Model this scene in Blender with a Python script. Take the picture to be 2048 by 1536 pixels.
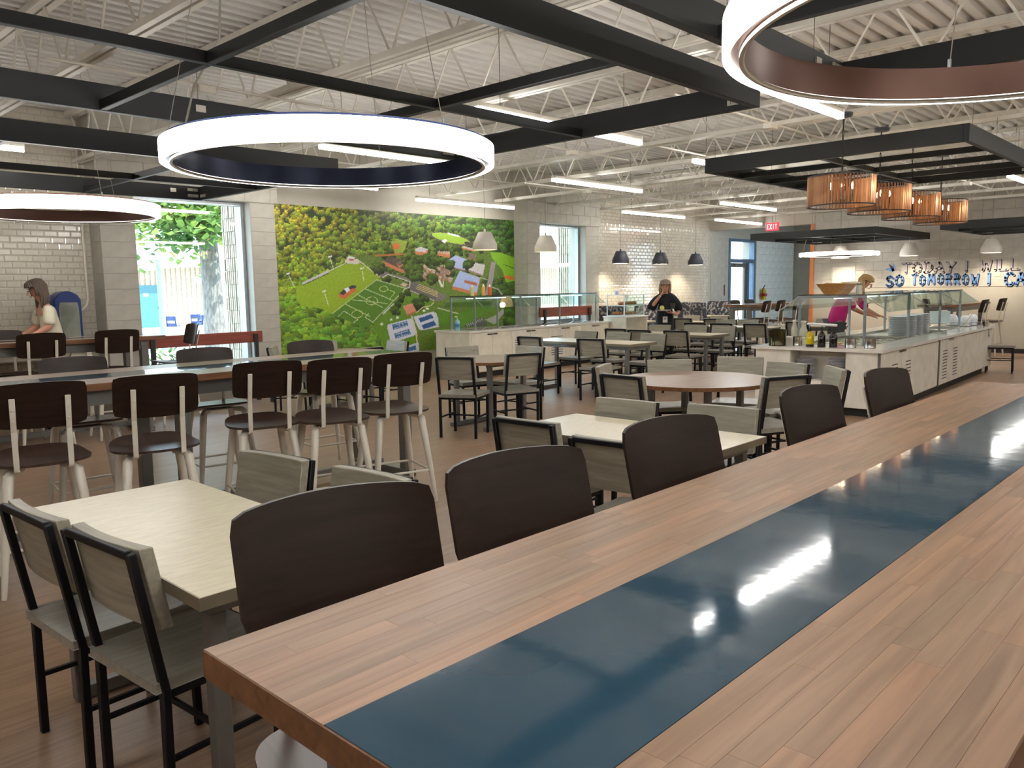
import bpy, bmesh, math, random
import numpy as np
from mathutils import Vector, Matrix
random.seed(7)
PI = math.pi
S = bpy.context.scene
COL = S.collection
for o in list(bpy.data.objects): bpy.data.objects.remove(o)

# ------------------------------------------------------------------ camera
CAMF, YAW, PITCH, ROLL, H = 1610.25, math.radians(43.551), math.radians(6.81), math.radians(-0.948), 1.56
def cam_basis():
    c, s = math.cos, math.sin
    fwd = np.array([c(YAW)*c(PITCH), s(YAW)*c(PITCH), -s(PITCH)])
    right = np.array([s(YAW), -c(YAW), 0.]); up = np.cross(right, fwd)
    r2 = c(ROLL)*right + s(ROLL)*up; u2 = -s(ROLL)*right + c(ROLL)*up
    return r2, u2, fwd
R_, U_, F_ = cam_basis()
cd = bpy.data.cameras.new('camera'); cam = bpy.data.objects.new('camera', cd); COL.objects.link(cam)
cd.sensor_width = 36; cd.lens = CAMF/2048*36; cd.clip_start = .02; cd.clip_end = 400
cam.matrix_world = Matrix(((R_[0],U_[0],-F_[0],0),(R_[1],U_[1],-F_[1],0),(R_[2],U_[2],-F_[2],H),(0,0,0,1)))
S.camera = cam
def photo_px(x, y, z):
    v = np.stack([x, y, z-H]); a = (R_@v.reshape(3,-1)); b = (U_@v.reshape(3,-1)); d = (F_@v.reshape(3,-1))
    return 1024+CAMF*a/d, 768-CAMF*b/d

# ------------------------------------------------------------------ world, sun, exposure
w = bpy.data.worlds.new('world'); S.world = w; w.use_nodes = True
nt = w.node_tree; bg = nt.nodes['Background']
tc = nt.nodes.new('ShaderNodeTexCoord'); sp = nt.nodes.new('ShaderNodeSeparateXYZ'); cr = nt.nodes.new('ShaderNodeValToRGB')
nt.links.new(tc.outputs['Generated'], sp.inputs[0]); nt.links.new(sp.outputs[2], cr.inputs[0]); nt.links.new(cr.outputs[0], bg.inputs[0])
cr.color_ramp.elements[0].color = (.74, .88, 1, 1); cr.color_ramp.elements[1].color = (.42, .66, 1, 1)
bg.inputs[1].default_value = 9.5
sl = bpy.data.lights.new('sun', 'SUN'); sl.energy = 12; sl.angle = .01; sl.color = (1, .95, .86)
sun = bpy.data.objects.new('sun', sl); COL.objects.link(sun); sun.rotation_euler = (math.radians(44), 0, math.radians(28))
S.view_settings.view_transform = 'Standard'; S.view_settings.look = 'None'; S.view_settings.exposure = -0.16; S.view_settings.gamma = 1
S.view_settings.use_curve_mapping = False
RING_E, STRIP_E, LAMP_W = 27.0, 38.0, 60.0

# ------------------------------------------------------------------ materials
def lin(c):
    return tuple(((v/255)/12.92 if v/255 <= .04045 else ((v/255+.055)/1.055)**2.4) for v in c)+(1,)
MATS = {}
def mat(name, col, rough=.5, metal=0, col2=None, scale=(1,1,1), nscale=6, detail=4, bump=0, bscale=None, spec=None, rand=0, emis=None, estr=0, coat=0, dist=0):
    if name in MATS: return MATS[name]
    m = bpy.data.materials.new(name); m.use_nodes = True; n = m.node_tree; L = n.links; p = n.nodes['Principled BSDF']
    p.inputs['Roughness'].default_value = rough; p.inputs['Metallic'].default_value = metal
    if spec is not None: p.inputs['Specular IOR Level'].default_value = spec
    if coat: p.inputs['Coat Weight'].default_value = coat; p.inputs['Coat Roughness'].default_value = .08
    p.inputs['Base Color'].default_value = lin(col)
    tcn = n.nodes.new('ShaderNodeTexCoord'); mp = n.nodes.new('ShaderNodeMapping'); mp.inputs['Scale'].default_value = scale
    L.new(tcn.outputs['Object'], mp.inputs[0])
    last = None
    if col2 is None: col2 = tuple(max(0, int(v*.93)) for v in col)
    nz = n.nodes.new('ShaderNodeTexNoise'); nz.inputs['Scale'].default_value = nscale; nz.inputs['Detail'].default_value = detail
    nz.inputs['Distortion'].default_value = dist
    L.new(mp.outputs[0], nz.inputs['Vector'])
    cr = n.nodes.new('ShaderNodeValToRGB'); cr.color_ramp.elements[0].position = .32; cr.color_ramp.elements[1].position = .68
    cr.color_ramp.elements[0].color = lin(col2); cr.color_ramp.elements[1].color = lin(col)
    L.new(nz.outputs[0], cr.inputs[0]); last = cr.outputs[0]
    if rand:
        oi = n.nodes.new('ShaderNodeObjectInfo'); hs = n.nodes.new('ShaderNodeHueSaturation')
        mr = n.nodes.new('ShaderNodeMapRange'); mr.inputs[3].default_value = 1-rand; mr.inputs[4].default_value = 1+rand
        L.new(oi.outputs['Random'], mr.inputs[0]); L.new(mr.outputs[0], hs.inputs['Value']); L.new(last, hs.inputs['Color']); last = hs.outputs[0]
    L.new(last, p.inputs['Base Color'])
    if bump:
        b = n.nodes.new('ShaderNodeBump'); b.inputs['Strength'].default_value = bump; b.inputs['Distance'].default_value = .01
        src = nz
        if bscale:
            src = n.nodes.new('ShaderNodeTexNoise'); src.inputs['Scale'].default_value = bscale; L.new(mp.outputs[0], src.inputs['Vector'])
        L.new(src.outputs[0], b.inputs['Height']); L.new(b.outputs[0], p.inputs['Normal'])
    if emis:
        p.inputs['Emission Color'].default_value = lin(emis); p.inputs['Emission Strength'].default_value = estr
    MATS[name] = m; return m
def glass(name, tint, refl=.9):
    if name in MATS: return MATS[name]
    m = bpy.data.materials.new(name); m.use_nodes = True; n = m.node_tree; n.nodes.clear(); L = n.links
    o = n.nodes.new('ShaderNodeOutputMaterial'); mx = n.nodes.new('ShaderNodeMixShader'); t = n.nodes.new('ShaderNodeBsdfTransparent'); g = n.nodes.new('ShaderNodeBsdfGlossy')
    lw = n.nodes.new('ShaderNodeLayerWeight'); lw.inputs[0].default_value = .5; pw = n.nodes.new('ShaderNodeMath'); pw.operation = 'POWER'; pw.inputs[1].default_value = 4
    fr = n.nodes.new('ShaderNodeMath'); fr.operation = 'MULTIPLY_ADD'; fr.inputs[1].default_value = .6; fr.inputs[2].default_value = .045
    L.new(lw.outputs['Facing'], pw.inputs[0]); L.new(pw.outputs[0], fr.inputs[0])
    t.inputs[0].default_value = tint; g.inputs['Roughness'].default_value = .02; g.inputs[0].default_value = (refl,)*3+(1,)
    L.new(fr.outputs[0], mx.inputs[0]); L.new(t.outputs[0], mx.inputs[1]); L.new(g.outputs[0], mx.inputs[2]); L.new(mx.outputs[0], o.inputs[0])
    MATS[name] = m; return m
def liquid_glass(name, col, rough=.05):
    if name in MATS: return MATS[name]
    m = bpy.data.materials.new(name); m.use_nodes = True; p = m.node_tree.nodes['Principled BSDF']
    p.inputs['Base Color'].default_value = lin(col); p.inputs['Roughness'].default_value = rough; p.inputs['Transmission Weight'].default_value = .5
    MATS[name] = m; return m

def wood_mat(name, cols, axis, rough, seed=0, patch=None, bump=.05, spec=.5):
    """wood grain stretched along axis; patch=(length,width) adds block colour by a brick pattern in object xy"""
    if name in MATS: return MATS[name]
    m = bpy.data.materials.new(name); m.use_nodes = True; n = m.node_tree; L = n.links; p = n.nodes['Principled BSDF']
    p.inputs['Roughness'].default_value = rough; p.inputs['Specular IOR Level'].default_value = spec
    tcn = n.nodes.new('ShaderNodeTexCoord'); oi = n.nodes.new('ShaderNodeObjectInfo')
    ad = n.nodes.new('ShaderNodeVectorMath'); ad.operation = 'MULTIPLY_ADD'; ad.inputs[1].default_value = (1,1,1)
    sc = n.nodes.new('ShaderNodeVectorMath'); sc.operation = 'SCALE'; sc.inputs[0].default_value = (7.3, 5.1, 3.7)
    L.new(oi.outputs['Random'], sc.inputs['Scale']); L.new(tcn.outputs['Object'], ad.inputs[0]); L.new(sc.outputs[0], ad.inputs[2])
    mp = n.nodes.new('ShaderNodeMapping'); s = [26, 26, 26]; s['xyz'.index(axis)] = 1.6; mp.inputs['Scale'].default_value = s
    L.new(ad.outputs[0], mp.inputs[0])
    nz = n.nodes.new('ShaderNodeTexNoise'); nz.inputs['Scale'].default_value = 1.6; nz.inputs['Detail'].default_value = 7; nz.inputs['Distortion'].default_value = .7
    L.new(mp.outputs[0], nz.inputs['Vector'])
    cr = n.nodes.new('ShaderNodeValToRGB'); cr.color_ramp.elements[0].position = .3; cr.color_ramp.elements[1].position = .7
    cr.color_ramp.elements[0].color = lin(cols[0]); cr.color_ramp.elements[1].color = lin(cols[1]); L.new(nz.outputs[0], cr.inputs[0])
    last = cr.outputs[0]
    if len(cols) > 2:
        mx = n.nodes.new('ShaderNodeMix'); mx.data_type = 'RGBA'; mx.blend_type = 'MULTIPLY'; mx.inputs[0].default_value = .85
        cr2 = n.nodes.new('ShaderNodeValToRGB'); cr2.color_ramp.interpolation = 'LINEAR'
        els = cr2.color_ramp.elements; els[0].color = cols[2]+(1,); els[1].color = cols[-1]+(1,)
        for k, c in enumerate(cols[3:-1]): e = els.new((k+1)/(len(cols)-3)); e.color = c+(1,)
        if patch:
            br = n.nodes.new('ShaderNodeTexBrick'); br.inputs['Scale'].default_value = 1; br.inputs['Brick Width'].default_value = patch[0]; br.inputs['Row Height'].default_value = patch[1]
            br.inputs['Mortar Size'].default_value = 0; br.inputs['Color1'].default_value = (0,0,0,1); br.inputs['Color2'].default_value = (1,1,1,1)
            mp2 = n.nodes.new('ShaderNodeMapping')
            if axis == 'y': mp2.inputs['Rotation'].default_value = (0,0,PI/2)
            L.new(tcn.outputs['Object'], mp2.inputs[0]); L.new(mp2.outputs[0], br.inputs['Vector']); L.new(br.outputs[0], cr2.inputs[0])
        else: L.new(oi.outputs['Random'], cr2.inputs[0])
        L.new(last, mx.inputs[6]); L.new(cr2.outputs[0], mx.inputs[7]); last = mx.outputs[2]
    L.new(last, p.inputs['Base Color'])
    if bump:
        b = n.nodes.new('ShaderNodeBump'); b.inputs['Strength'].default_value = bump; b.inputs['Distance'].default_value = .004
        L.new(nz.outputs[0], b.inputs['Height']); L.new(b.outputs[0], p.inputs['Normal'])
    MATS[name] = m; return m

STV = [(1.0,.92,.86),(.84,.79,.73),(1.08,.91,.80),(.80,.82,.78),(1.06,.90,.76)]
M_stave = wood_mat('butcher block stave', [(124,98,76),(157,127,100)]+STV, 'x', .42, bump=.03)
M_staveT = wood_mat('butcher block top', [(116,96,80),(148,126,106)]+STV, 'x', .3, patch=(.42,.042), bump=.03)
M_edge = wood_mat('brown edge banding', [(96,62,38),(128,86,54)], 'x', .4)
M_floor = wood_mat('oak look vinyl', [(128,102,82),(158,130,104),(1,.97,.95),(.93,.92,.91),(1.04,1.02,1)], 'x', .38, patch=(1.2,.18), bump=.015)
M_gwood = wood_mat('grey stained ash', [(128,124,110),(158,152,136)], 'y', .45)
M_gwoodb = wood_mat('grey stained ash seat', [(126,122,112),(152,148,136)], 'x', .36)
M_dwood = wood_mat('dark walnut veneer', [(31,20,14),(45,30,22)], 'y', .42, spec=.3)
M_dseat = wood_mat('dark walnut seat', [(56,42,38),(76,58,50)], 'x', .3)
M_rwood = wood_mat('round table veneer', [(116,94,80),(146,122,106)], 'x', .3, bump=.02)
M_bench = wood_mat('red brown bench wood', [(112,52,40),(146,72,54)], 'x', .4)
M_bowl = wood_mat('honey bowl wood', [(150,96,44),(186,126,62)], 'x', .4)
M_lam = mat('cream laminate', (214,204,178), .3, col2=(198,188,160), scale=(1,5,1), nscale=14, detail=6)
M_lamedge = mat('taupe metal table edge', (140,132,112), .35, .5)
M_strip = mat('slate blue gloss laminate', (44,74,92), .07, coat=.0, spec=1.0, col2=(40,68,86), bump=.02, bscale=14)
M_blackm = mat('blue black powder coat', (13,14,20), .5, 0, spec=.3)
M_greym = mat('grey steel leg', (128,128,126), .38, .6)
M_white = mat('warm white powder coat', (228,222,208), .4)
M_board = mat('charcoal painted board', (30,31,31), .5, spec=.3)
M_cream = mat('cream painted wall', (180,175,162), .6, col2=(176,171,158))
M_block = mat('cream painted block', (178,174,162), .58, bump=.08, bscale=60)
M_ceil = mat('white painted steel deck', (202,199,193), .55, col2=(197,194,188))
M_joist = mat('white painted joist steel', (222,217,205), .5)
M_tile = mat('glossy ivory subway tile', (204,197,182), .12, coat=.6, rand=.03)
M_grout = mat('grey brown grout', (168,160,146), .8)
M_alum = mat('brushed aluminium', (176,184,190), .3, .8)
M_steel = mat('stainless steel', (190,188,184), .22, 1.0)
M_counter = mat('cream counter laminate', (242,234,214), .35)
M_cpanel = mat('light counter panel', (240,234,220), .4)
M_ctop = mat('polished white quartz', (236,232,224), .08, col2=(228,224,216))
M_dark = mat('black toe kick', (34,32,32), .6)
M_wlamp = mat('matt white lampshade', (214,208,196), .5)
M_blamp = mat('slate black lampshade', (52,56,70), .45)
M_lampin = mat('white reflector', (240,235,225), .5)
M_bronze = mat('bronze ring band', (96,66,54), .35, .5)
M_navyrefl = mat('navy reflection on band', (34,44,74), .3, .4)  # bronze band with its navy reflection put into the base colour
M_glow = mat('lit ring diffuser', (255,255,255), .5, emis=(255,252,248), estr=RING_E)
M_strl = mat('lit strip diffuser', (255,255,255), .5, emis=(255,252,247), estr=STRIP_E)
M_bulb = mat('lit bulb', (255,240,210), .5, emis=(255,214,160), estr=60)
M_copper = mat('copper brown slat', (156,112,76), .32, .4, col2=(120,84,56))
M_cable = mat('pale cable', (176,170,156), .5)
M_gcab = mat('steel cable', (120,118,112), .4, .6)
M_glass = glass('clear window glass', (.93,.97,.97,1))
M_gglass = glass('green edged glass', (.86,.95,.93,1))
M_plate = mat('white china', (226,228,234), .2)
M_brack = mat('zinc bracket', (176,172,160), .35, .8)

# ------------------------------------------------------------------ mesh builder
class MB:
    def __init__(s): s.v = []; s.f = []; s.m = []; s.cm = 0
    def add(s, vs, fs):
        o = len(s.v); s.v += [tuple(v) for v in vs]; s.f += [tuple(i+o for i in f) for f in fs]; s.m += [s.cm]*len(fs); return s
    def box(s, c, d, rz=0, ry=0, rx=0):
        M = Matrix.Rotation(rz,3,'Z')@Matrix.Rotation(ry,3,'Y')@Matrix.Rotation(rx,3,'X')
        vs = [Vector(c)+M@Vector((x*d[0]/2, y*d[1]/2, z*d[2]/2)) for x in (-1,1) for y in (-1,1) for z in (-1,1)]
        return s.add(vs, [(0,1,3,2),(4,6,7,5),(0,4,5,1),(2,3,7,6),(0,2,6,4),(1,5,7,3)])
    def bx(s, x0, x1, y0, y1, z0, z1): return s.box(((x0+x1)/2,(y0+y1)/2,(z0+z1)/2), (x1-x0,y1-y0,z1-z0))
    def bar(s, a, b, w, h, up=(0,0,1)):
        a = Vector(a); b = Vector(b); d = (b-a).normalized(); u = Vector(up)
        if abs(d.dot(u)) > .98: u = Vector((1,0,0))
        x = d.cross(u).normalized(); y = x.cross(d)
        vs = [p+x*i*w/2+y*j*h/2 for p in (a,b) for i,j in ((-1,-1),(1,-1),(1,1),(-1,1))]
        return s.add(vs, [(0,1,2,3),(7,6,5,4),(0,4,5,1),(1,5,6,2),(2,6,7,3),(3,7,4,0)])
    def tube(s, pts, r, n=8, cap=True):
        pts = [Vector(p) for p in pts]; rs = r if isinstance(r,(list,tuple)) else [r]*len(pts); rings = []
        x = None
        for i,p in enumerate(pts):
            d = (pts[min(i+1,len(pts)-1)]-pts[max(i-1,0)]).normalized()
            if x is None: x = d.orthogonal().normalized()
            else: x = (x-d*x.dot(d)).normalized()
            y = d.cross(x); rings.append([p+(x*math.cos(2*PI*k/n)+y*math.sin(2*PI*k/n))*rs[i] for k in range(n)])
        vs = [v for rg in rings for v in rg]; fs = []
        for i in range(len(pts)-1):
            for k in range(n): a=i*n+k; b=i*n+(k+1)%n; fs.append((a,b,b+n,a+n))
        if cap: fs += [tuple(range(n-1,-1,-1)), tuple(range((len(pts)-1)*n, len(pts)*n))]
        return s.add(vs, fs)
    def lathe(s, prof, n=24, c=(0,0,0), sx=1, sy=1):
        vs = [(c[0]+r*math.cos(2*PI*k/n)*sx, c[1]+r*math.sin(2*PI*k/n)*sy, c[2]+z) for r,z in prof for k in range(n)]; fs = []
        for i in range(len(prof)-1):
            for k in range(n): a=i*n+k; b=i*n+(k+1)%n; fs.append((a,b,b+n,a+n))
        return s.add(vs, fs)
    def disc(s, c, r, h, n=24): return s.lathe([(0.0001,0),(r,0),(r,h),(0.0001,h)], n, c)
    def prism(s, poly, z0, z1, fn=None):
        n = len(poly); f = fn or (lambda x,y,z:(x,y,z))
        vs = [f(x,y,z0) for x,y in poly]+[f(x,y,z1) for x,y in poly]
        return s.add(vs, [tuple(range(n-1,-1,-1)), tuple(range(n,2*n))]+[(k,(k+1)%n,(k+1)%n+n,k+n) for k in range(n)])
    def build(s, name, mats, parent=None, bev=0, smooth=True, seg=1):
        me = bpy.data.meshes.new(name); me.from_pydata(s.v, [], s.f)
        mats = mats if isinstance(mats,(list,tuple)) else [mats]
        for m in mats: me.materials.append(m)
        if len(mats) > 1: me.polygons.foreach_set('material_index', s.m)
        bm = bmesh.new(); bm.from_mesh(me)
        if bev:
            bmesh.ops.bevel(bm, geom=[e for e in bm.edges if len(e.link_faces)==2 and e.calc_face_angle(0)>.5], offset=bev, segments=seg, affect='EDGES', profile=.6)
        bmesh.ops.recalc_face_normals(bm, faces=bm.faces); bm.to_mesh(me); bm.free()
        if smooth:
            me.shade_smooth(); me.set_sharp_from_angle(angle=math.radians(38))
        o = bpy.data.objects.new(name, me); COL.objects.link(o)
        if parent: o.parent = parent
        return o
def thing(name, label, cat, loc=(0,0,0), rz=0, group=None):
    o = bpy.data.objects.new(name, None); COL.objects.link(o); o.location = loc; o.rotation_euler = (0,0,rz); o.empty_display_size = .1
    o['label'] = label; o['category'] = cat
    if group: o['group'] = group
    return o
def tag(o, label, cat, group=None):
    o['label'] = label; o['category'] = cat
    if group: o['group'] = group
    return o
def struct(o): o['kind'] = 'structure'; return o
def dup(root, loc, rz, label, group=None, scale=None):
    r = root.copy(); COL.objects.link(r); r.location = loc; r.rotation_euler = (0,0,rz); r['label'] = label
    r.scale = scale or (1,1,1)
    if group: r['group'] = group
    for ch in list(root.children):
        c = ch.copy(); COL.objects.link(c); c.parent = r
        for g in list(ch.children):
            d = g.copy(); COL.objects.link(d); d.parent = c
    return r
def inst(o, parent, loc, rz=0, name=None):
    c = o.copy(); COL.objects.link(c); c.parent = parent; c.location = loc; c.rotation_euler = (0,0,rz)
    if name: c.name = name
    return c

# ================================================================== SHELL
YF, YW, XE, ZD = 10.95, 11.3, 19.75, 3.86       # column face, recessed wall face, end wall, deck height
struct(MB().bx(-7, 27, -6.5, 11.6, -.1, 0).build('floor', M_floor, smooth=False))
# corrugated deck, ribs running along x
m = MB(); pr = []; y = -6.5; k = 0
while y < 11.5:
    pr += [(y, ZD), (y+.07, ZD), (y+.085, ZD+.04), (y+.135, ZD+.04)]; y += .15
vs = [(x, a, b) for x in (-7, 27) for a, b in pr]; n = len(pr)
m.add(vs, [(i, i+1, i+1+n, i+n) for i in range(n-1)])
m.bx(-7, 27, -6.5, 11.6, ZD+.06, ZD+.12)
struct(m.build('ceiling', M_ceil, smooth=False))

# joists run along y, pitched along x; bottom chord at 3.22
def joist(x):
    t = thing('roof_joist', '', 'joist', (x, 0, 3.22), 0, 'white open web roof joists')
    c = MB(); c.bx(-.055, -.012, -6.3, 11.2, 0, .045); c.bx(.012, .055, -6.3, 11.2, 0, .045); c.build('bottom_chord', M_joist, t, smooth=False)
    c = MB(); c.bx(-.07, -.01, -6.4, 11.3, .575, .635); c.bx(.01, .07, -6.4, 11.3, .575, .635); c.build('top_chord', M_joist, t, smooth=False)
    wb = MB(); yy = -6.1; up = 0
    while yy < 10.9:
        z0, z1 = (.03, .59) if not up else (.59, .03)
        wb.tube([(0, yy, z0), (0, yy+.34, z1)], .011, 5); yy += .34; up ^= 1
    o = wb.build('web_rods', M_joist, t); o['kind'] = 'stuff'
    return t
JX = [-5.3+1.52*i for i in range(17)]
j0 = joist(JX[0])
nm = ['left of the pale cross members over the first ring lamp']
for i, x in enumerate(JX):
    if x > 19.6: break
    t = j0 if i == 0 else dup(j0, (x, 0, 3.22), 0, '')
    t['label'] = 'white open web steel roof joist running across the ceiling towards the window wall'
# bridging lines along x
for yb in (-3.2, 1.1, 5.7, 9.3):
    o = MB().tube([(-6.5, yb, 3.27), (XE-.1, yb, 3.27)], .012, 6).build('bridging_rod', M_joist)
    tag(o, 'thin white bridging rod tying the bottom chords of the roof joists', 'rod', 'white bridging rods across the joists')
# conduits with small boxes
for i, (yb, x0, x1) in enumerate([(6.3, 2.0, 8.9), (3.9, 6.2, 17.0), (8.7, 9.5, 19.0)]):
    t = thing('ceiling_conduit', ['white electrical conduit strapped under the joists near the mural', 'white electrical conduit strapped under the joists by the drum pendants', 'white electrical conduit under the joists before the tiled wall'][i], 'conduit', (x0, yb, 3.19))
    MB().tube([(0,0,0),(x1-x0,0,0)], .012, 6).build('pipe', M_joist, t)
    for q in range(3): MB().box(((x1-x0)*(q+.5)/3, 0, -.03), (.14,.1,.06)).build('junction_box', M_white, t, bev=.006)

# ---- walls (backing), blocks on top
def wallbox(name, *a, m=M_cream): return struct(MB().bx(*a).build(name, m, smooth=False))
wl = wallbox('wall_left', -7, 4.40, YW, 11.42, 0, ZD+.04)
w2 = wallbox('wall_left', 6.05, 12.42, YW, 11.42, 0, ZD+.04)
w3 = wallbox('wall_left', 13.91, 20.80, YW, 11.42, 0, ZD+.04)
w4 = wallbox('wall_left', 22.38, 25.3, YW, 11.7, 0, ZD+.04)
w5 = wallbox('wall_left', 20.80, 22.38, YW, 11.7, 2.84, ZD+.04)
sill1 = wallbox('wall_left', 4.40, 6.05, YF+.05, 11.42, 0, .32)
sill2 = wallbox('wall_left', 12.42, 13.91, YF+.05, 11.42, 0, .8)
wfr = wallbox('wall_front', XE, XE+.3, -6.5, 8.40, 0, ZD+.04)
wft = wallbox('wall_front', XE, XE+.3, 8.40, 11.3, 3.0, ZD+.04)
wallbox('wall_right', -7, XE+.3, -6.8, -6.5, 0, ZD+.04)
wallbox('wall_back', -7.3, -7, -6.5, 11.7, 0, ZD+.04)
wallbox('wall_front', 25.0, 25.3, 10.4, 11.7, 0, ZD); wallbox('wall_front', 25.0, 25.3, 6.0, 9.0, 0, ZD); wallbox('wall_front', 25.0, 25.3, 9.0, 10.4, 2.3, ZD)
wallbox('wall_right', XE+.3, 25.3, 5.9, 6.2, 0, .5); wallbox('wall_right', XE+.3, 25.3, 5.9, 6.2, 3.1, ZD)
# orange trim at the corner of the opening
struct(MB().bx(XE-.03, XE+.1, 8.40, 8.50, 0, 3.0).build('trim_1', mat('orange wood trim', (206,128,76), .5), smooth=False))

BM = {}
def block_mesh(l, h, d=.02, mt=None, key=''):
    k = (round(l,3), round(h,3), key)
    if k not in BM:
        o = MB().box((l/2, -d/2, h/2), (l, d, h)).build('block', mt or M_block, bev=.0035, smooth=False); BM[k] = o.data; bpy.data.objects.remove(o)
    return BM[k]
def blocks(parent, org, rz, L, z0, z1, bw=.406, bh=.2032, mt=None, key='', name='block', gap=.003, holes=(), stagger=True, limit=None, d=.02):
    """courses of blocks on a wall face; org = left end looking from the room, face looks to local -y"""
    n = 0; row = int(round(z0/bh)); z = z0
    while z < z1-.01:
        ztop = min(z+bh, z1); x = 0; off = (bw/2 if (row % 2 and stagger) else 0)
        xs = [0]; q = bw-off
        while q < L-.02: xs.append(q); q += bw
        xs.append(L)
        for a, b in zip(xs[:-1], xs[1:]):
            if b-a < .02: continue
            if any(a < hx1-.01 and b > hx0+.01 and z < hz1-.01 and ztop > hz0+.01 for hx0, hx1, hz0, hz1 in holes): continue
            if limit and n >= limit: return n
            o = bpy.data.objects.new(name, block_mesh(b-a-gap, ztop-z-gap, d, mt, key)); COL.objects.link(o); o.parent = parent
            ca, sa = math.cos(rz), math.sin(rz)
            o.location = (org[0]+ca*a, org[1]+sa*a, z+gap/2); o.rotation_euler = (0,0,rz); n += 1
        z = ztop; row += 1
    return n
# columns
def column(x0, x1, zt, sideL=True):
    c = struct(MB().bx(x0+.0, x1, YF+.008, YW+.02, 0, zt).build('wall_left', M_cream, smooth=False))
    blocks(c, (x0, YF+.008, 0), 0, x1-x0, .61, zt, bw=x1-x0, stagger=False, d=.008, gap=.0025)
    if sideL: blocks(c, (x0+.0, YW, 0), -PI/2, YW-YF-.012, .61, zt, bw=.45, stagger=False, d=.006, gap=.0025)
    return c
column(3.96, 4.40, 2.86); column(6.05, 6.45, 2.86, False); column(12.03, 12.42, 2.86); column(13.91, 14.37, 2.86, False)
# window reveals (right jambs lit by daylight) come from the column sides; bulkheads above
for x0, x1 in ((3.94, 6.50), (12.02, 14.41)):
    b = struct(MB().bx(x0, x1, YF-.01, YW+.02, 2.86, ZD+.04).build('wall_left', M_cream, smooth=False))
    blocks(b, (x0, YF-.01, 0), 0, x1-x0, 2.86, ZD, d=.006, gap=.002)
    MB().bx(x0+.01, x1-.01, YW-.25, 11.42, 2.87, ZD+.04).build('lintel_infill', M_cream, b, smooth=False)
# upper plain wall above mural is plaster; block pattern on end wall
n = blocks(wfr, (XE, 8.40, 0), -PI/2, 8.2, 1.42, ZD-.02, d=.008, gap=.0015, limit=290)
blocks(w4, (22.45, YW, 0), 0, 2.5, .2, 2.83, d=.015, gap=.004, mt=mat('white painted block', (244,244,240), .5, bump=.1, bscale=60), key='w')
blocks(w3, (19.80, YW, 0), 0, .95, .2, 2.83, d=.01)

# ---- windows
def window(idx, x0, x1, z0, z1):
    t = MB(); y = YF+.18; fw = .055
    t.bx(x0, x0+fw, y, y+.09, z0, z1); t.bx(x1-fw, x1, y, y+.09, z0, z1); t.bx(x0+fw, x1-fw, y, y+.09, z1-fw, z1); t.bx(x0+fw, x1-fw, y, y+.09, z0, z0+fw)
    f = struct(t.build('window_%d' % idx, M_alum, bev=.004, smooth=False))
    MB().bx(x0+fw, x1-fw, y+.04, y+.048, z0+fw, z1-fw).build('pane', M_glass, f, smooth=False)
    MB().bx(x0-.0, x1, YF-.02, y, z0-.03, z0).build('window_sill', M_ctop, f, bev=.004)
    return f
window(1, 4.40, 6.05, .35, 2.86); window(2, 12.42, 13.91, .83, 2.86)
# exterior door in the tile wall run, with transom and side light
t = MB()
for a in ((20.80,20.90,0,2.84),(22.28,22.38,0,2.84),(21.92,22.0,0,2.2),(20.9,22.28,2.76,2.84),(20.9,22.28,2.17,2.27)):
    t.bx(a[0], a[1], YW-.02, YW+.14, a[2], a[3])
lw_ = MB()  # unseen lobby glazing, added to let daylight in on the white blocks
for x in (20.05, 21.75, 23.4, 25.0): lw_.bx(x-.04, x+.04, 5.98, 6.08, .5, 3.1)
lw_.bx(20.05, 25.0, 5.98, 6.08, .5, .56); lw_.bx(20.05, 25.0, 5.98, 6.08, 3.04, 3.1)
lw_ = struct(lw_.build('window_3', M_alum, smooth=False)); MB().bx(20.09, 24.96, 6.02, 6.028, .56, 3.04).build('pane', M_glass, lw_, smooth=False)
df = struct(t.build('door_1', mat('blue grey door frame', (104,126,150), .4, .3), smooth=False))
MB().bx(20.9, 22.28, YW+.05, YW+.058, 2.27, 2.76).build('pane', M_glass, df, smooth=False)
MB().bx(22.0, 22.28, YW+.05, YW+.058, 0.02, 2.17).build('pane', M_glass, df, smooth=False)
l = MB(); l.bx(20.92,21.02,YW+.03,YW+.08,.02,2.16); l.bx(21.8,21.91,YW+.03,YW+.08,.02,2.16); l.bx(21.02,21.8,YW+.03,YW+.08,2.04,2.16); l.bx(21.02,21.8,YW+.03,YW+.08,.02,.2)
lf = l.build('door_leaf', mat('grey door leaf', (120,112,104), .4, .3), df, smooth=False)
MB().bx(21.02, 21.8, YW+.05, YW+.058, .2, 2.04).build('pane', M_glass, lf, smooth=False)
MB().box((21.3, YW-.03, 2.1), (.4,.06,.06)).build('door_closer', M_steel, lf, bev=.004)
d2 = struct(MB().bx(25.02, 25.07, 9.05, 10.35, 0, 2.28).build('door_2', mat('slate blue door', (70,92,118), .4), smooth=False))
MB().box((25.0, 9.25, 1.05), (.03,.1,.25)).build('door_handle', M_steel, d2)
struct(MB().bx(XE-.015, XE, -6.4, 8.4, 0, .1).build('baseboard_front', M_dark, smooth=False))

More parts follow.
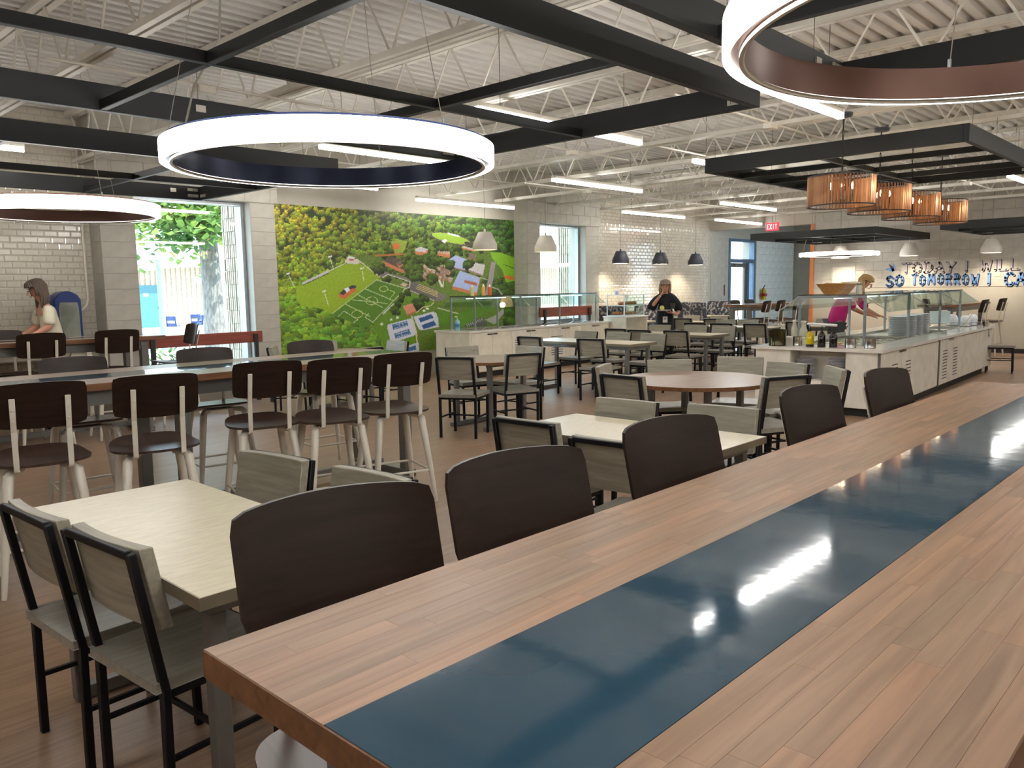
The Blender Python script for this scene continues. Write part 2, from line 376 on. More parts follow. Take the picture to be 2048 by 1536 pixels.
# ---- subway tiles
def tile_mesh(l, h, key, d=.009):
    k = (round(l,3), round(h,3), key)
    if k not in BM:
        b = .012; bb = MB()
        o_ = [(0,0),(l,0),(l,h),(0,h)]; i_ = [(b,b),(l-b,b),(l-b,h-b),(b,h-b)] if l > .03 else [(b/3,b),(l-b/3,b),(l-b/3,h-b),(b/3,h-b)]
        vs = [(x,0,z) for x,z in o_]+[(x,-d*.45,z) for x,z in o_]+[(x,-d,z) for x,z in i_]
        bb.add(vs, [(0,1,5,4),(1,2,6,5),(2,3,7,6),(3,0,4,7),(4,5,9,8),(5,6,10,9),(6,7,11,10),(7,4,8,11),(8,9,10,11)])
        BM[k] = (bb.v, bb.f)
    return BM[k]
def tiles(parent, x0, x1, z0, z1, limit, y=YW, tw=.155, th=.0785, xvis=-99):
    struct_g = MB().bx(x0, x1, y-.004, y+.001, z0, z1).build('grout', M_grout, parent, smooth=False)
    meshes = {}; rest = MB(); n = 0; row = 0; z = z1
    while z > z0+.02:
        z -= th; off = tw/2 if row % 2 else 0; row += 1; x = x1+off
        while x > x0+.01:
            a, b = max(x-tw, x0), min(x, x1); x -= tw
            if b-a < .02: continue
            V, F = tile_mesh(b-a-.003, th-.003, 'tile')
            if n < limit and a > xvis and z > .9:
                kk = round(b-a, 3)
                if kk not in meshes:
                    me = bpy.data.meshes.new('tile'); me.from_pydata(V, [], F); me.materials.append(M_tile); meshes[kk] = me
                o = bpy.data.objects.new('tile', meshes[kk]); COL.objects.link(o); o.parent = parent; n += 1
                o.location = (a+.002, y-.003, z+.002)
                o.rotation_euler = (random.gauss(0,.004), 0, random.gauss(0,.004))
            else:
                ra, rb = random.gauss(0,.006), random.gauss(0,.006)
                rest.add([(v[0]+a+.002, v[1]+y-.003+ra*(v[2]-.04)+rb*(v[0]-.07), v[2]+z+.002) for v in V], F)
    if rest.v:
        o = rest.build('tiles', M_tile, parent, smooth=False); o['kind'] = 'stuff'
tiles(wl, -1.0, 3.955, .3, ZD, 290, xvis=2.75)
tiles(w3, 14.375, 19.70, .3, ZD, 0)
# conduit on the left tile wall ending in a box
t = thing('wall_conduit', 'white conduit pipe curving down the tiled wall to a small outlet box', 'conduit', (3.86, YW-.03, 0))
MB().tube([(0,0,ZD-.1),(0,0,1.5),(-.02,0,1.43),(-.09,0,1.36),(-.16,0,1.34),(-.30,0,1.34)], .016, 8).build('pipe', M_white, t)
MB().box((-.36,0,1.36), (.12,.06,.16)).build('outlet_box', M_brack, t, bev=.008)

# ================================================================== CEILING FRAMES
def board(p, name, x0, x1, y0, y1, z0, h):
    return MB().bx(x0, x1, y0, y1, z0, z0+h).build(name, M_board, p, bev=.003, smooth=False)
def bracket(p, x, y, z, ax):   # zinc plate on a board face; ax: normal direction
    b = MB(); s = (.13,.008,.035) if ax == 'y' else (.008,.13,.035)
    b.box((x,y,z), s)
    for q in (-.045, 0, .045): b.box((x+(q if ax=='y' else 0), y+(q if ax=='x' else 0), z), (.012,.02,.02) if ax=='y' else (.02,.012,.02))
    b.build('bracket', M_brack, p, smooth=False)
def frame(label, x0, x1, y0, y1, z, xs, ys, H_=.165, t=.05, right=True, left=True):
    r = thing('ceiling_frame', label, 'ceiling frame', (x0, y0, z), 0, None); X, Y = x1-x0, y1-y0
    board(r, 'long_board', 0, X, 0, t, 0, H_); board(r, 'long_board', 0, X, Y-t, Y, 0, H_)
    if left: board(r, 'end_board', 0, t, t, Y-t, 0, H_)
    if right: board(r, 'end_board', X-t, X, t, Y-t, 0, H_)
    for y in ys: board(r, 'cross_board', t, X-t, y-y0-.022, y-y0+.022, .003, .06)
    for x in xs:
        q = [0]+[y-y0 for y in ys]+[Y]
        for a, b in zip(q[:-1], q[1:]): board(r, 'cross_board', x-x0-.022, x-x0+.022, a+(t if a == 0 else .022), b-(t if b == Y else .022), .003, .06)
    # corner plates and hangers
    for cx in ([X] if right else [])+([0] if left else []):
        for cy in (0, Y):
            sx = -1 if cx else 1; sy = 1 if cy == 0 else -1
            bracket(r, cx+sx*.14, cy+sy*(t+.006), .05, 'y'); bracket(r, cx+sx*.14, cy+sy*(t+.006), .12, 'y'); bracket(r, cx+sx*(t+.006), cy+sy*.14, .05, 'x')
    k = MB(); xs_ = [X*.06, X*.34, X*.64, X*.94]
    for x in xs_:
        for y in (.025, Y-.025): k.tube([(x, y, H_), (x, y, 3.22-z)], .0025, 4)
    k.build('hanger_cable', M_gcab, r)
    for x in xs_:
        for y in (t+.004, Y-t-.004): MB().box((x, y, H_*.62), (.07,.012,.045)).build('clip', M_brack, r, smooth=False)
    return r
frame('charcoal board frame around the nearest big ring lamps, over the pale dining tables', -1.6, 5.06, 2.54, 5.46, 2.70, [-1, .5, 2.03, 3.55], [4.0])
frame('charcoal board frame nearest the tree window, behind the first ring lamp', -1.6, 4.80, 6.90, 9.85, 2.70, [.5, 1.9, 3.42], [8.45])
frame('charcoal board frame carrying cross boards above the four drum pendants', 8.55, 11.75, 2.20, 4.97, 2.85, [9.35, 10.15, 10.95], [3.62])
frame('far charcoal board frame hung before the exit sign, around a lit ring', 16.2, 19.5, 5.7, 8.3, 2.48, [17.3, 18.4], [7.0], .14)
frame('far charcoal board frame at the right edge of the photo before the lettered wall', 16.1, 19.0, 1.7, 4.55, 2.48, [17.1, 18.1], [3.1], .14)

frame('charcoal board frame around the big ring lamp nearest the camera, at the top right', -1.6, 5.05, -1.7, 2.04, 2.70, [3.55], [-0.2])

# ================================================================== LIGHTS
def ring(label, x, y, z, D, band, zc=ZD, h=.112):
    r = thing('ring_lamp', label, 'ceiling lamp', (x, y, z), 0, None); R = D/2; n = 96
    MB().lathe([(R-.012,0),(R,.006),(R,h-.006),(R-.012,h),(R-.02,h),(R-.02,.0),(R-.012,0)], n).build('diffuser', M_glow, r)
    MB().lathe([(R-.021,.012),(R-.06,.012),(R-.06,h+.012),(R-.021,h+.012),(R-.021,.012)], n).build('inner_band', band, r)
    MB().lathe([(R-.066,.0),(R-.062,-.004),(R-.05,-.004),(R-.05,.008),(R-.066,.008)], n).build('trim_lip', M_white, r)
    for k in range(3):
        a = 2*PI*k/3+.6; ex, ey = math.cos(a)*(R-.045), math.sin(a)*(R-.045)
        MB().tube([(ex,ey,h+.01),(ex*.6,ey*.6,zc-z)], .0022, 4).build('suspension_cable', M_cable, r)
        MB().tube([(ex,ey,h+.01),(ex,ey,h+.045)], .007, 6).build('cable_grip', M_alum, r)
    a = 2.3; ex, ey = math.cos(a)*(R-.05), math.sin(a)*(R-.05)
    MB().tube([(ex,ey,h),(ex*.98,ey*.98,h+.12),(ex*.9,ey*.9,h+.35),(ex*.72,ey*.7,h+.6),(ex*.62,ey*.66,zc-z)], .006, 6).build('power_cord', M_cable, r)
    return r
ring('lit ring lamp with painted navy reflection on its inner band, hanging over the white stools and pale table', 2.68, 3.9, 2.24, 1.8, M_navyrefl)
ring('lit ring lamp at the left edge of the photo, before the white tiled wall', 2.72, 8.38, 2.30, 1.68, M_bronze)
ring('lit ring lamp with brown inner band cut off at the top right, nearest the camera', 2.75, .48, 2.24, 1.84, M_bronze)
ring('small far lit ring lamp hanging inside the frame before the exit sign', 18.1, 7.15, 2.14, 1.66, M_bronze, ZD, .08)
ring('far ring lamp at the right edge of the photo over the lettered wall', 17.8, 2.7, 2.2, 1.66, mat('silver grey band', (150,148,160), .3, .5), ZD, .08)

def strip(label, x0, x1, y, z=3.05, grp=None):
    r = thing('strip_light', label, 'strip light', (x0, y, z), 0, grp); L = x1-x0
    MB().bx(0, L, -.028, .028, .045, .085).build('housing', M_white, r, bev=.003, smooth=False)
    MB().bx(.01, L-.01, -.032, .032, 0, .044).build('diffuser', M_strl, r, bev=.006, smooth=False)
    for x in (.02, L-.02): MB().box((x if x < 1 else L-.004, 0, .04), (.008,.064,.09)).build('end_cap', M_white, r, smooth=False)
    for x in (.3, L-.3): MB().tube([(x,0,.085),(x,0,ZD-z)], .003, 4).build('hanger', M_gcab, r)
for a in [
 ('lit strip light passing over the far corner of the nearest board frame', 4.93, 7.37, 5.06),
 ('lit strip light seen through the middle of the nearest ring lamp', 4.95, 7.39, 7.45),
 ('lit strip light whose end shows just under the nearest ring lamp, above the mural', 5.2, 7.6, 9.95),
 ('lit strip light directly above the aerial mural', 9.0, 11.4, 10.72),
 ('lit strip light above the window beside the mural', 8.9, 11.1, 7.6),
 ('lit strip light mostly hidden by the left corner of the drum pendant frame', 8.9, 11.3, 5.33),
 ('lit strip light between the black cone lamps and the drum pendants', 13.85, 16.1, 7.7),
 ('lit strip light above the three black cone lamps', 13.8, 16.15, 9.9),
 ('farthest lit strip light, beside the exit sign', 17.3, 19.6, 9.75),
 ('lit strip light touching the outline of the ring lamp at the top right', 5.2, 7.62, 3.03),
 ('lit strip light at the far left above the tiled wall', .35, 2.78, 9.6)]: strip(*a)
for i, (x0, y) in enumerate([(13.8,5.3),(13.8,3.0),(9.0,.6),(13.8,.6),(5.0,.6),(5.0,-1.9),(9.4,-1.9),(.6,-1.9),(.4,.0),(-2.2,1.0),(-2.2,3.4),(-2.2,5.8),(-5.2,1.0),(-5.2,4.6),(-4,-1.9),(13.8,-1.9),(5.0,-4.4),(9.4,-4.4),(.6,-4.4)]):  # unseen strips added along the rows to brighten the room
    strip('unseen strip light added for fill, beyond the part of the ceiling in view', x0, x0+2.4, y, grp='added fill strip lights, out of view or hidden')

def cone_lamp(label, x, y, z, R, shade, top=ZD, power=LAMP_W, grp=None):
    r = thing('cone_pendant', label, 'pendant lamp', (x, y, z), 0, grp); k = R/.2
    MB().lathe([(R,0),(R,.09*k),(R*.56,.28*k),(R*.5,.29*k),(.02,.29*k),(.02,.275*k),(R*.5,.275*k),(R*.94,.085*k),(R*.97,.0),(R,0)], 36).build('lampshade', shade, r)
    MB().lathe([(R*.93,.002),(R*.93,.08*k),(R*.5,.268*k),(.01,.268*k)], 36).build('reflector', M_lampin, r)
    MB().tube([(0,0,.29*k),(0,0,.34*k)], .018, 8).build('cap', shade, r)
    MB().tube([(0,0,.33*k),(0,0,top-z)], .004, 6).build('cord', M_gcab, r)
    MB().disc((0,0,top-z), .07, .03, 20).build('canopy', shade if shade is M_wlamp else M_white, r)
    MB().lathe([(.001,.13),(.035,.15),(.035,.19),(.02,.23),(.001,.235)], 12).build('bulb', M_bulb, r)
    ld = bpy.data.lights.new('bulb_light', 'SPOT'); ld.energy = power; ld.color = (1,.86,.68); ld.shadow_soft_size = .05; ld.spot_size = math.radians(145); ld.spot_blend = .9
    lo = bpy.data.objects.new('bulb_light', ld); COL.objects.link(lo); lo.parent = r; lo.location = (0,0,.10)
    return r
cone_lamp('white cone pendant hanging in front of the mural over the salad counter', 9.95, 10.05, 2.22, .21, M_wlamp, power=10)
cone_lamp('white cone pendant hanging before the second window', 11.55, 10.05, 2.22, .21, M_wlamp, power=10)
for i, x in enumerate((14.9, 16.5, 18.1)):
    cone_lamp(['leftmost slate black cone pendant, on the tiled wall beside the window', 'middle slate black cone pendant, above the woman in black', 'rightmost slate black cone pendant, nearest the plain cream wall'][i], x, 10.75, 2.06, .19, M_blamp, power=110)
for i, y in enumerate((7.55, 6.02, 4.42)):
    cone_lamp(['small white cone pendant whose rim shows under the far ring lamp', 'small white cone pendant above the word TODAY', 'small white cone pendant behind the far ring lamp at the right edge'][i], 19.2, y, 2.12, .2, M_wlamp, power=120)

def drum(label, x, y, z):
    r = thing('drum_pendant', label, 'pendant lamp', (x, y, z), 0, None); R = .31; Hh = .30
    for zz, nm in ((.0,'bottom_hoop'),(Hh-.012,'top_hoop')): MB().lathe([(R+.002,zz),(R+.012,zz),(R+.012,zz+.012),(R+.002,zz+.012),(R+.002,zz)], 48).build(nm, M_dark, r)
    s = MB(); N = 60
    for k in range(N):
        a = 2*PI*k/N; tw = .9+random.gauss(0,.12); c, si = math.cos(a), math.sin(a)
        s.box((c*R, si*R, Hh/2), (.004, .029, Hh-.015), rz=a+tw*.85)
    o = s.build('shade_slats', M_copper, r, smooth=False); o['kind'] = 'stuff'
    MB().tube([(0,0,.05),(0,0,Hh+.05)], .01, 8).build('stem', M_dark, r)
    MB().lathe([(.001,.03),(.03,.04),(.035,.06),(.03,.08),(.001,.09)], 16).build('hub', M_dark, r)
    for k in range(4):
        a = PI/2*k+.5; c, si = math.cos(a)*.1, math.sin(a)*.1
        MB().tube([(0,0,.06),(c*.6,si*.6,.04),(c,si,.06),(c,si,.10)], .006, 6).build('arm', M_dark, r)
        MB().lathe([(.001,.10),(.011,.10),(.011,.17),(.001,.17)], 10, (c,si,0)).build('candle_sleeve', M_dark, r)
        MB().lathe([(.001,.17),(.014,.19),(.014,.205),(.004,.235),(.001,.24)], 10, (c,si,0)).build('bulb', M_bulb, r)
    for k in range(3): a = 2*PI*k/3; MB().tube([(math.cos(a)*R,math.sin(a)*R,Hh-.01),(0,0,Hh+.05)], .004, 5).build('spoke', M_dark, r)
    ch = MB()
    for q in range(int((3.2-z-Hh-.05)/.055)):
        zz = Hh+.06+q*.055
        ch.tube([(.008*math.cos(t_)*(1 if q%2 else 0), .008*math.cos(t_)*(0 if q%2 else 1), zz+.025+.032*math.sin(t_)) for t_ in [2*PI*i_/8 for i_ in range(9)]], .003, 4, False)
    ch.tube([(.004,0,Hh+.05),(-.004,.004,(3.2-z)*.7),(0,0,3.2-z)], .004, 5)
    ch.build('chain', M_dark, r)
    MB().lathe([(.001,3.18-z),(.075,3.18-z),(.085,3.2-z),(.085,3.215-z),(.001,3.22-z)], 24).build('canopy', M_blamp, r)
    ld = bpy.data.lights.new('bulb_light', 'POINT'); ld.energy = 9; ld.color = (1,.82,.62); ld.shadow_soft_size = .12
    lo = bpy.data.objects.new('bulb_light', ld); COL.objects.link(lo); lo.parent = r; lo.location = (0,0,.17)
for i, x in enumerate((8.22, 9.32, 10.50, 11.80)):
    drum(['nearest and largest copper brown slatted drum pendant', 'second copper brown slatted drum pendant from the camera', 'third copper brown slatted drum pendant from the camera', 'farthest copper brown slatted drum pendant'][i], x, (3.24,3.26,3.3,3.34)[i], 2.31)

# ================================================================== DINING CHAIR (faces local +x)
def make_chair():
    t = thing('dining_chair', '', 'chair')
    s = MB(); nx, ny = 6, 6   # scooped seat
    top = [[(-.20+.43*i/nx, (-.5+j/ny)*(.43-.02*(1-i/nx)), .462-.010*math.sin(PI*i/nx)*math.sin(PI*j/ny)+.004*(i/nx)) for j in range(ny+1)] for i in range(nx+1)]
    vs = [p for r_ in top for p in r_]; nb = len(vs); vs += [(p[0],p[1],.432) for p in vs]; W = ny+1; fs = []
    for i in range(nx):
        for j in range(ny): a=i*W+j; fs += [(a,a+1,a+W+1,a+W),(a+nb,a+W+nb,a+W+1+nb,a+1+nb)]
    ed = [(0,j) for j in range(ny+1)]+[(i,ny) for i in range(1,nx+1)]+[(nx,j) for j in range(ny-1,-1,-1)]+[(i,0) for i in range(nx-1,0,-1)]
    ids = [i*W+j for i,j in ed]
    for a,b in zip(ids, ids[1:]+ids[:1]): fs.append((a,b,b+nb,a+nb))
    s.add(vs, fs); s.build('seat', M_gwoodb, t, bev=.003)
    b = MB(); n = 8; vs = []
    for k in range(n+1):      # slightly concave thick backrest panel
        y = -.212+.424*k/n; c = -.018*(1-(2*k/n-1)**2)
        for z, xo in ((.615,-.187),(.862,-.232)):
            vs += [(xo+c+.010, y, z),(xo+c+.050, y, z)]
    fs = []
    for k in range(n):
        o = k*4; q = o+4; fs += [(o,o+2,q+2,q),(o+1,q+1,q+3,o+3),(o+2,o+3,q+3,q+2),(o,q,q+1,o+1)]
    fs += [(0,1,3,2),(n*4,n*4+2,n*4+3,n*4+1)]
    b.add(vs, fs).build('backrest', M_gwood, t, bev=.003)
    for sy in (-1,1):
        l = MB(); l.bar((-.175,sy*.197,0),(-.172,sy*.2,.44),.026,.026); l.bar((-.172,sy*.2,.435),(-.243,sy*.2,.855),.026,.024); l.build('leg', M_blackm, t, bev=.003)
    for sy in (-1,1): MB().bar((.205,sy*.19,0),(.195,sy*.195,.43),.026,.026).build('leg', M_blackm, t, bev=.003)
    MB().bar((-.241,-.187,.848),(-.241,.187,.848),.022,.024).build('back_rail', M_blackm, t, bev=.003)
    f = MB()
    for sy in (-1,1): f.bar((-.16,sy*.195,.418),(.19,sy*.195,.418),.02,.026)
    f.bar((-.165,-.185,.418),(-.165,.185,.418),.02,.026); f.bar((.19,-.185,.418),(.19,.185,.418),.02,.026)
    f.build('seat_frame', M_blackm, t, smooth=False)
    f = MB()
    for sy in (-1,1): f.bar((-.165,sy*.196,.215),(.195,sy*.19,.215),.014,.016)
    f.bar((.02,-.19,.215),(.02,.19,.215),.014,.016)
    f.build('stretcher', M_blackm, t, smooth=False)
    return t
chair0 = make_chair(); used = [0]
def chair(cx, cy, deg, label, group):
    """cx, cy: where the middle of the top of its back is; deg: the way it faces"""
    a = math.radians(deg); loc = (cx+.235*math.cos(a), cy+.235*math.sin(a), 0)
    if not used[0]:
        used[0] = 1; chair0.location = loc; chair0.rotation_euler = (0,0,a); chair0['label'] = label; chair0['group'] = group; return chair0
    return dup(chair0, loc, a, label, group)

# ================================================================== DINING TABLES
def rect_table(x0, x1, y0, y1, label, sides=True, zt=.765):
    t = thing('dining_table', label, 'table', ((x0+x1)/2, (y0+y1)/2, 0)); X, Y = (x1-x0)/2, (y1-y0)/2
    MB().bx(-X+.003, X-.003, -Y+.003, Y-.003, zt-.035, zt).build('tabletop', M_lam, t, bev=.0015, smooth=False)
    e = MB()
    for a in ((-X,X,-Y,-Y+.003),(-X,X,Y-.003,Y),(-X,-X+.003,-Y+.003,Y-.003),(X-.003,X,-Y+.003,Y-.003)): e.bx(*a, zt-.037, zt-.001)
    e.build('edge_trim', M_lamedge, t, smooth=False)
    for sy in (-1, 1):
        g = MB(); g.bx(-X+.06, X-.06, sy*(Y-.1)-.025, sy*(Y-.1)+.025, 0.005, .055); g.build('foot_bar', M_greym, t, bev=.003, smooth=False)
        for sx in (-1, 1): MB().bx(sx*(X-.085)-.025, sx*(X-.085)+.025, sy*(Y-.1)-.025, sy*(Y-.1)+.025, .055, zt-.085).build('leg', M_greym, t, bev=.003, smooth=False)
        MB().bx(-X+.06, X-.06, sy*(Y-.1)-.025, sy*(Y-.1)+.025, zt-.085, zt-.037).build('top_bar', M_greym, t, smooth=False)
    a = MB(); a.bx(-X+.06,-X+.1,-Y+.125,Y-.125,zt-.085,zt-.037); a.bx(X-.1,X-.06,-Y+.125,Y-.125,zt-.085,zt-.037); a.build('apron', M_greym, t, smooth=False)
    return t
def round_table(x, y, R, label, mt=None):
    t = thing('round_table', label, 'table', (x, y, 0))
    MB().lathe([(.001,.735),(R-.002,.735),(R-.002,.765),(.001,.765)], 64).build('tabletop', mt or M_rwood, t)
    MB().lathe([(R-.002,.733),(R,.735),(R,.763),(R-.002,.765)], 64).build('edge_band', M_edge, t)
    for sx in (-1,1):
        for sy in (-1,1): MB().bx(sx*.27-.025, sx*.27+.025, sy*.27-.025, sy*.27+.025, .05, .70).build('leg', M_greym, t, bev=.003, smooth=False)
    for sy in (-1,1):
        MB().bx(-.36,.36,sy*.27-.026,sy*.27+.026,0,.05).build('foot_bar', M_greym, t, bev=.003, smooth=False)
        MB().bx(-.30,.30,sy*.27-.026,sy*.27+.026,.70,.735).build('top_bar', M_greym, t, smooth=False)
    return t
rect_table(.90, 1.50, 2.00, 3.37, 'nearest cream-topped rectangular dining table, at the lower left')
rect_table(3.30, 3.93, 1.90, 3.18, 'cream-topped dining table in the middle, before the large round table')
round_table(6.02, 3.56, .64, 'large round brown-topped table between the cream table and the serving island')
round_table(6.45, 6.48, .53, 'round grey-brown table beyond the end of the long bar table')
round_table(6.15, 8.95, .55, 'round table close to the mural, half hidden by the long bar table')
rect_table(9.05, 9.72, 6.38, 8.28, 'cream rectangular table in front of the salad counter')
rect_table(11.28, 11.95, 6.45, 8.30, 'cream rectangular table just before the woman in black')
rect_table(13.72, 14.38, 6.6, 8.2, 'cream rectangular table between the woman in black and the serving island')
rect_table(15.3, 15.9, 8.2, 9.9, 'light brown topped table behind the woman, near the booths')
rect_table(14.6, 15.2, 5.75, 6.95, 'table seen through the sneeze guard glass of the serving island')

G1 = 'chairs around the nearest cream table'
chair(.76, 2.92, 3, 'grey ash chair at the left end of the nearest cream table, cut by photo edge', G1)
chair(.81, 2.43, 5, 'grey ash chair nearest the camera at the nearest cream table, beside the foreground table', G1)
chair(1.79, 3.10, 188, 'grey ash chair across the nearest cream table, before the white legged stools', G1)
chair(1.86, 2.50, 184, 'grey ash chair half hidden behind the nearest dark stool back', G1)
G2 = 'chairs around the middle cream table'
chair(3.10, 2.87, 2, 'black framed grey chair at the left near side of the middle cream table', G2)
chair(2.92, 2.18, 4, 'black framed grey chair just behind the second and third dark stool backs', G2)
chair(4.09, 2.89, 181, 'grey chair on the far side of the middle cream table, at its left', G2)
chair(4.20, 2.29, 184, 'grey chair on the far side of the middle cream table, at its right', G2)
G3 = 'chairs around the large round table'
for a in [(5.74,4.37,-68,'grey chair seen edge on at the left of the large round table'),(5.18,3.74,-5,'black framed chair, back to camera, at the near left of the large round table'),
 (6.55,4.17,-132,'grey chair on the far left side of the large round table'),(7.17,3.75,-160,'grey chair on the far right side of the large round table'),
 (6.87,3.12,163,'grey chair at the right of the large round table, against the serving island end'),(5.84,2.66,66,'black framed chair, back to camera, at the right of the large round table'),
 (6.65,2.59,130,'grey blue lit chair standing alone before the end of the serving island')]: chair(*a, G3)
G4 = 'chairs around the round table beyond the bar table'
for a in [(5.60,6.14,25,'black framed chair, back to camera, left at the round grey-brown table'),(6.34,5.84,72,'black framed chair, back to camera, right at the round grey-brown table'),
 (6.70,7.22,-107,'grey chair at the far left of the round grey-brown table'),(7.16,6.47,178,'grey chair at the far right of the round grey-brown table')]: chair(*a, G4)
G5 = 'chairs around the round table near the mural'
for a in [(5.35,9.35,-40,'grey chair turned sideways beside the block column near the mural'),(6.35,9.72,-100,'grey chair in front of the mural trees'),(5.95,8.05,95,'black framed chair top just showing over the bar table end'),
 (7.00,8.80,178,'grey chair left of the end of the salad counter')]: chair(*a, G5)
G6 = 'chairs around the table before the salad counter'
for a in [(8.56,7.79,3,'black framed chair at the left near side of the table before the salad counter'),(8.60,6.71,5,'black framed chair at the right near side of the table before the salad counter'),
 (10.12,7.95,178,'grey chair backed against the salad counter doors'),(10.10,7.30,180,'grey chair on the far side of the table before the salad counter, in the middle'),(10.02,6.62,177,'grey chair on the far side of the table before the salad counter, at its right')]: chair(*a, G6)
G7 = 'chairs around the table before the woman in black'
for a in [(10.87,7.95,0,'black framed chair at the left near side of the table before the woman'),(10.75,7.40,2,'black framed chair at the middle near side of the table before the woman'),(10.83,6.77,2,'black framed chair at the right near side of the table before the woman'),
 (12.28,7.98,182,'blue lit grey chair directly in front of the woman in black'),(12.44,7.35,184,'blue lit grey chair just right of the woman in black'),(12.42,6.80,180,'blue lit grey chair at the right far side of the table before the woman')]: chair(*a, G7)
G8 = 'chairs around the table beyond the woman in black'
for a in [(13.22,7.85,6,'black framed chair nearest the woman at the far cream table'),(13.20,7.3,2,'black framed chair in the middle of the far cream table'),(13.28,6.69,0,'black framed chair at the right near side of the far cream table'),
 (14.66,7.98,182,'grey chair on the far side of the far cream table, at its left'),(14.66,7.50,180,'grey chair on the far side of the far cream table, at its middle')]: chair(*a, G8)
G9 = 'chairs at the tables near the booths'
for a in [(14.95,9.18,2,'black framed chair before the light brown table near the booths'),(14.95,8.45,4,'black framed chair at the right of the light brown table near the booths'),(16.4,9.8,182,'grey chair behind the light brown table near the booths, at its left'),(16.4,9.1,180,'grey chair behind the light brown table near the booths, at its right')]: chair(*a, G9)
G10 = 'chairs seen through the serving island glass'
for a in [(14.25,6.35,2,'black framed chair seen through the left part of the serving island glass'),(15.75,6.4,180,'chair beyond the table seen through the serving island glass')]: chair(*a, G10)
G11 = 'chairs at the right edge of the photo'
chair(15.55, 3.62, -80, 'black framed grey chair past the far end of the serving island', G11)
chair(15.9, 2.62, 175, 'chair cut off by the right edge of the photo past the serving island', G11)
# small base of a table at the right edge
t = rect_table(15.9, 16.6, 2.2, 2.9, 'table at the right edge of the photo beyond the serving island')

# ================================================================== BAR STOOL (faces local +x)
def make_stool():
    t = thing('bar_stool', '', 'stool')
    # saddle seat: rounded shield outline
    out = []
    for k in range(40):
        a = 2*PI*k/40; c, s = math.cos(a), math.sin(a); e = .62
        x = math.copysign(abs(c)**e, c); y = math.copysign(abs(s)**e, s)
        out.append((x*.238+.015, y*(.235-.025*x)))
    m = MB(); rings = [1, .8, .55, .28]; vs = []; zf = lambda x, y: .668+.20*y*y+.55*max(0,x)**2+.10*max(0,-x)**2
    for layer, dz in ((0,.014),(1,0)):
        for r in rings: vs += [(x*r, y*r, zf(x*r,y*r)+dz) for x, y in out]
        vs.append((0,0,zf(0,0)+dz))
    n = 40; B = n*4+1; fs = []
    for L_, rev in ((0,0),(B,1)):
        for i in range(3):
            for k in range(n):
                q = (L_+i*n+k, L_+i*n+(k+1)%n, L_+(i+1)*n+(k+1)%n, L_+(i+1)*n+k); fs.append(q)
        for k in range(n): fs.append((L_+3*n+k, L_+3*n+(k+1)%n, L_+4*n))
    for k in range(n): fs.append((k,(k+1)%n,(k+1)%n+B,k+B))
    m.add(vs, fs); m.build('seat', M_dseat, t)
    # curved back panel
    m = MB(); nx, nz = 14, 7; P = []
    for side, off in ((0,0),(1,.011)):
        for i in range(nx+1):
            u = -1+2*i/nx
            for j in range(nz+1):
                v = -1+2*j/nz; f = 1-.06*max(0,abs(v)-.55)/.45*(1 if abs(v)>.55 else 0)
                # rounded corners through superellipse squeeze
                yy = .222*u*(1-.035*max(0,(abs(v)-.7)/.3)**2*(abs(u)**6)); hh = .110*v*(1-.055*(abs(u)**14))
                zz = 1.0+hh+.012*(1-u*u)*v
                xx = -.222-.05*((zz-.88)/.2)-.045*(1-u*u)+.028
                P.append((xx+off, yy, zz))
    K = (nx+1)*(nz+1); W = nz+1; fs = []
    for i in range(nx):
        for j in range(nz): a=i*W+j; fs += [(a,a+1,a+W+1,a+W),(a+K,a+K+W,a+K+W+1,a+K+1)]
    ed = [j for j in range(nz+1)]+[i*W+nz for i in range(1,nx+1)]+[nx*W+j for j in range(nz-1,-1,-1)]+[i*W for i in range(nx-1,0,-1)]
    for a,b in zip(ed, ed[1:]+ed[:1]): fs.append((a,b,b+K,a+K))
    m.add(P, fs).build('backrest', M_dwood, t)
    for sy in (-1,1):
        p = MB(); pts = [(-.12,sy*.125,.655),(-.205,sy*.125,.652),(-.222,sy*.125,.665),(-.2415,sy*.125,.87),(-.289,sy*.125,1.045)]
        for a,b in zip(pts[:-1], pts[1:]): p.bar(a, b, .027, .011, up=(0,1,0) if False else (1,0,0))
        for zq in (.925,.985): p.box((-.262-.05*((zq-.925)/.2)-.004, sy*.125, zq), (.006,.009,.009))
        p.build('back_post', M_white, t, bev=.002)
    for sx in (-1,1):
        for sy in (-1,1):
            MB().tube([(sx*.08,sy*.09,.650),(sx*.135,sy*.145,.648),(sx*.155,sy*.16,.63),(sx*.19,sy*.2,.30),(sx*.222,sy*.232,0.0)], [.015,.022,.027,.022,.013], 12).build('leg', M_white, t)
            MB().tube([(sx*.222,sy*.232,.006),(sx*.222,sy*.232,0.0)], .0125, 10).build('foot_glide', M_dark, t)
    q = MB(); c = [(sx*.196,sy*.206,.24) for sx,sy in ((-1,-1),(1,-1),(1,1),(-1,1))]
    for a,b in zip(c, c[1:]+c[:1]): q.tube([a,b], .009, 8)
    q.build('foot_rail', M_white, t)
    MB().box((0,0,.655), (.2,.2,.008)).build('seat_bracket', M_white, t)
    return t
stool0 = make_stool(); su = [0]
def stool(cx, cy, deg, label, group, sc=None):
    """cx, cy: middle of the top of the back"""
    a = math.radians(deg); loc = (cx+.27*math.cos(a), cy+.27*math.sin(a), 0)
    if not su[0]:
        su[0] = 1; stool0.location = loc; stool0.scale = sc or (1,1,1); stool0.rotation_euler = (0,0,a); stool0['label'] = label; stool0['group'] = group; return stool0
    return dup(stool0, loc, a, label, group, sc)

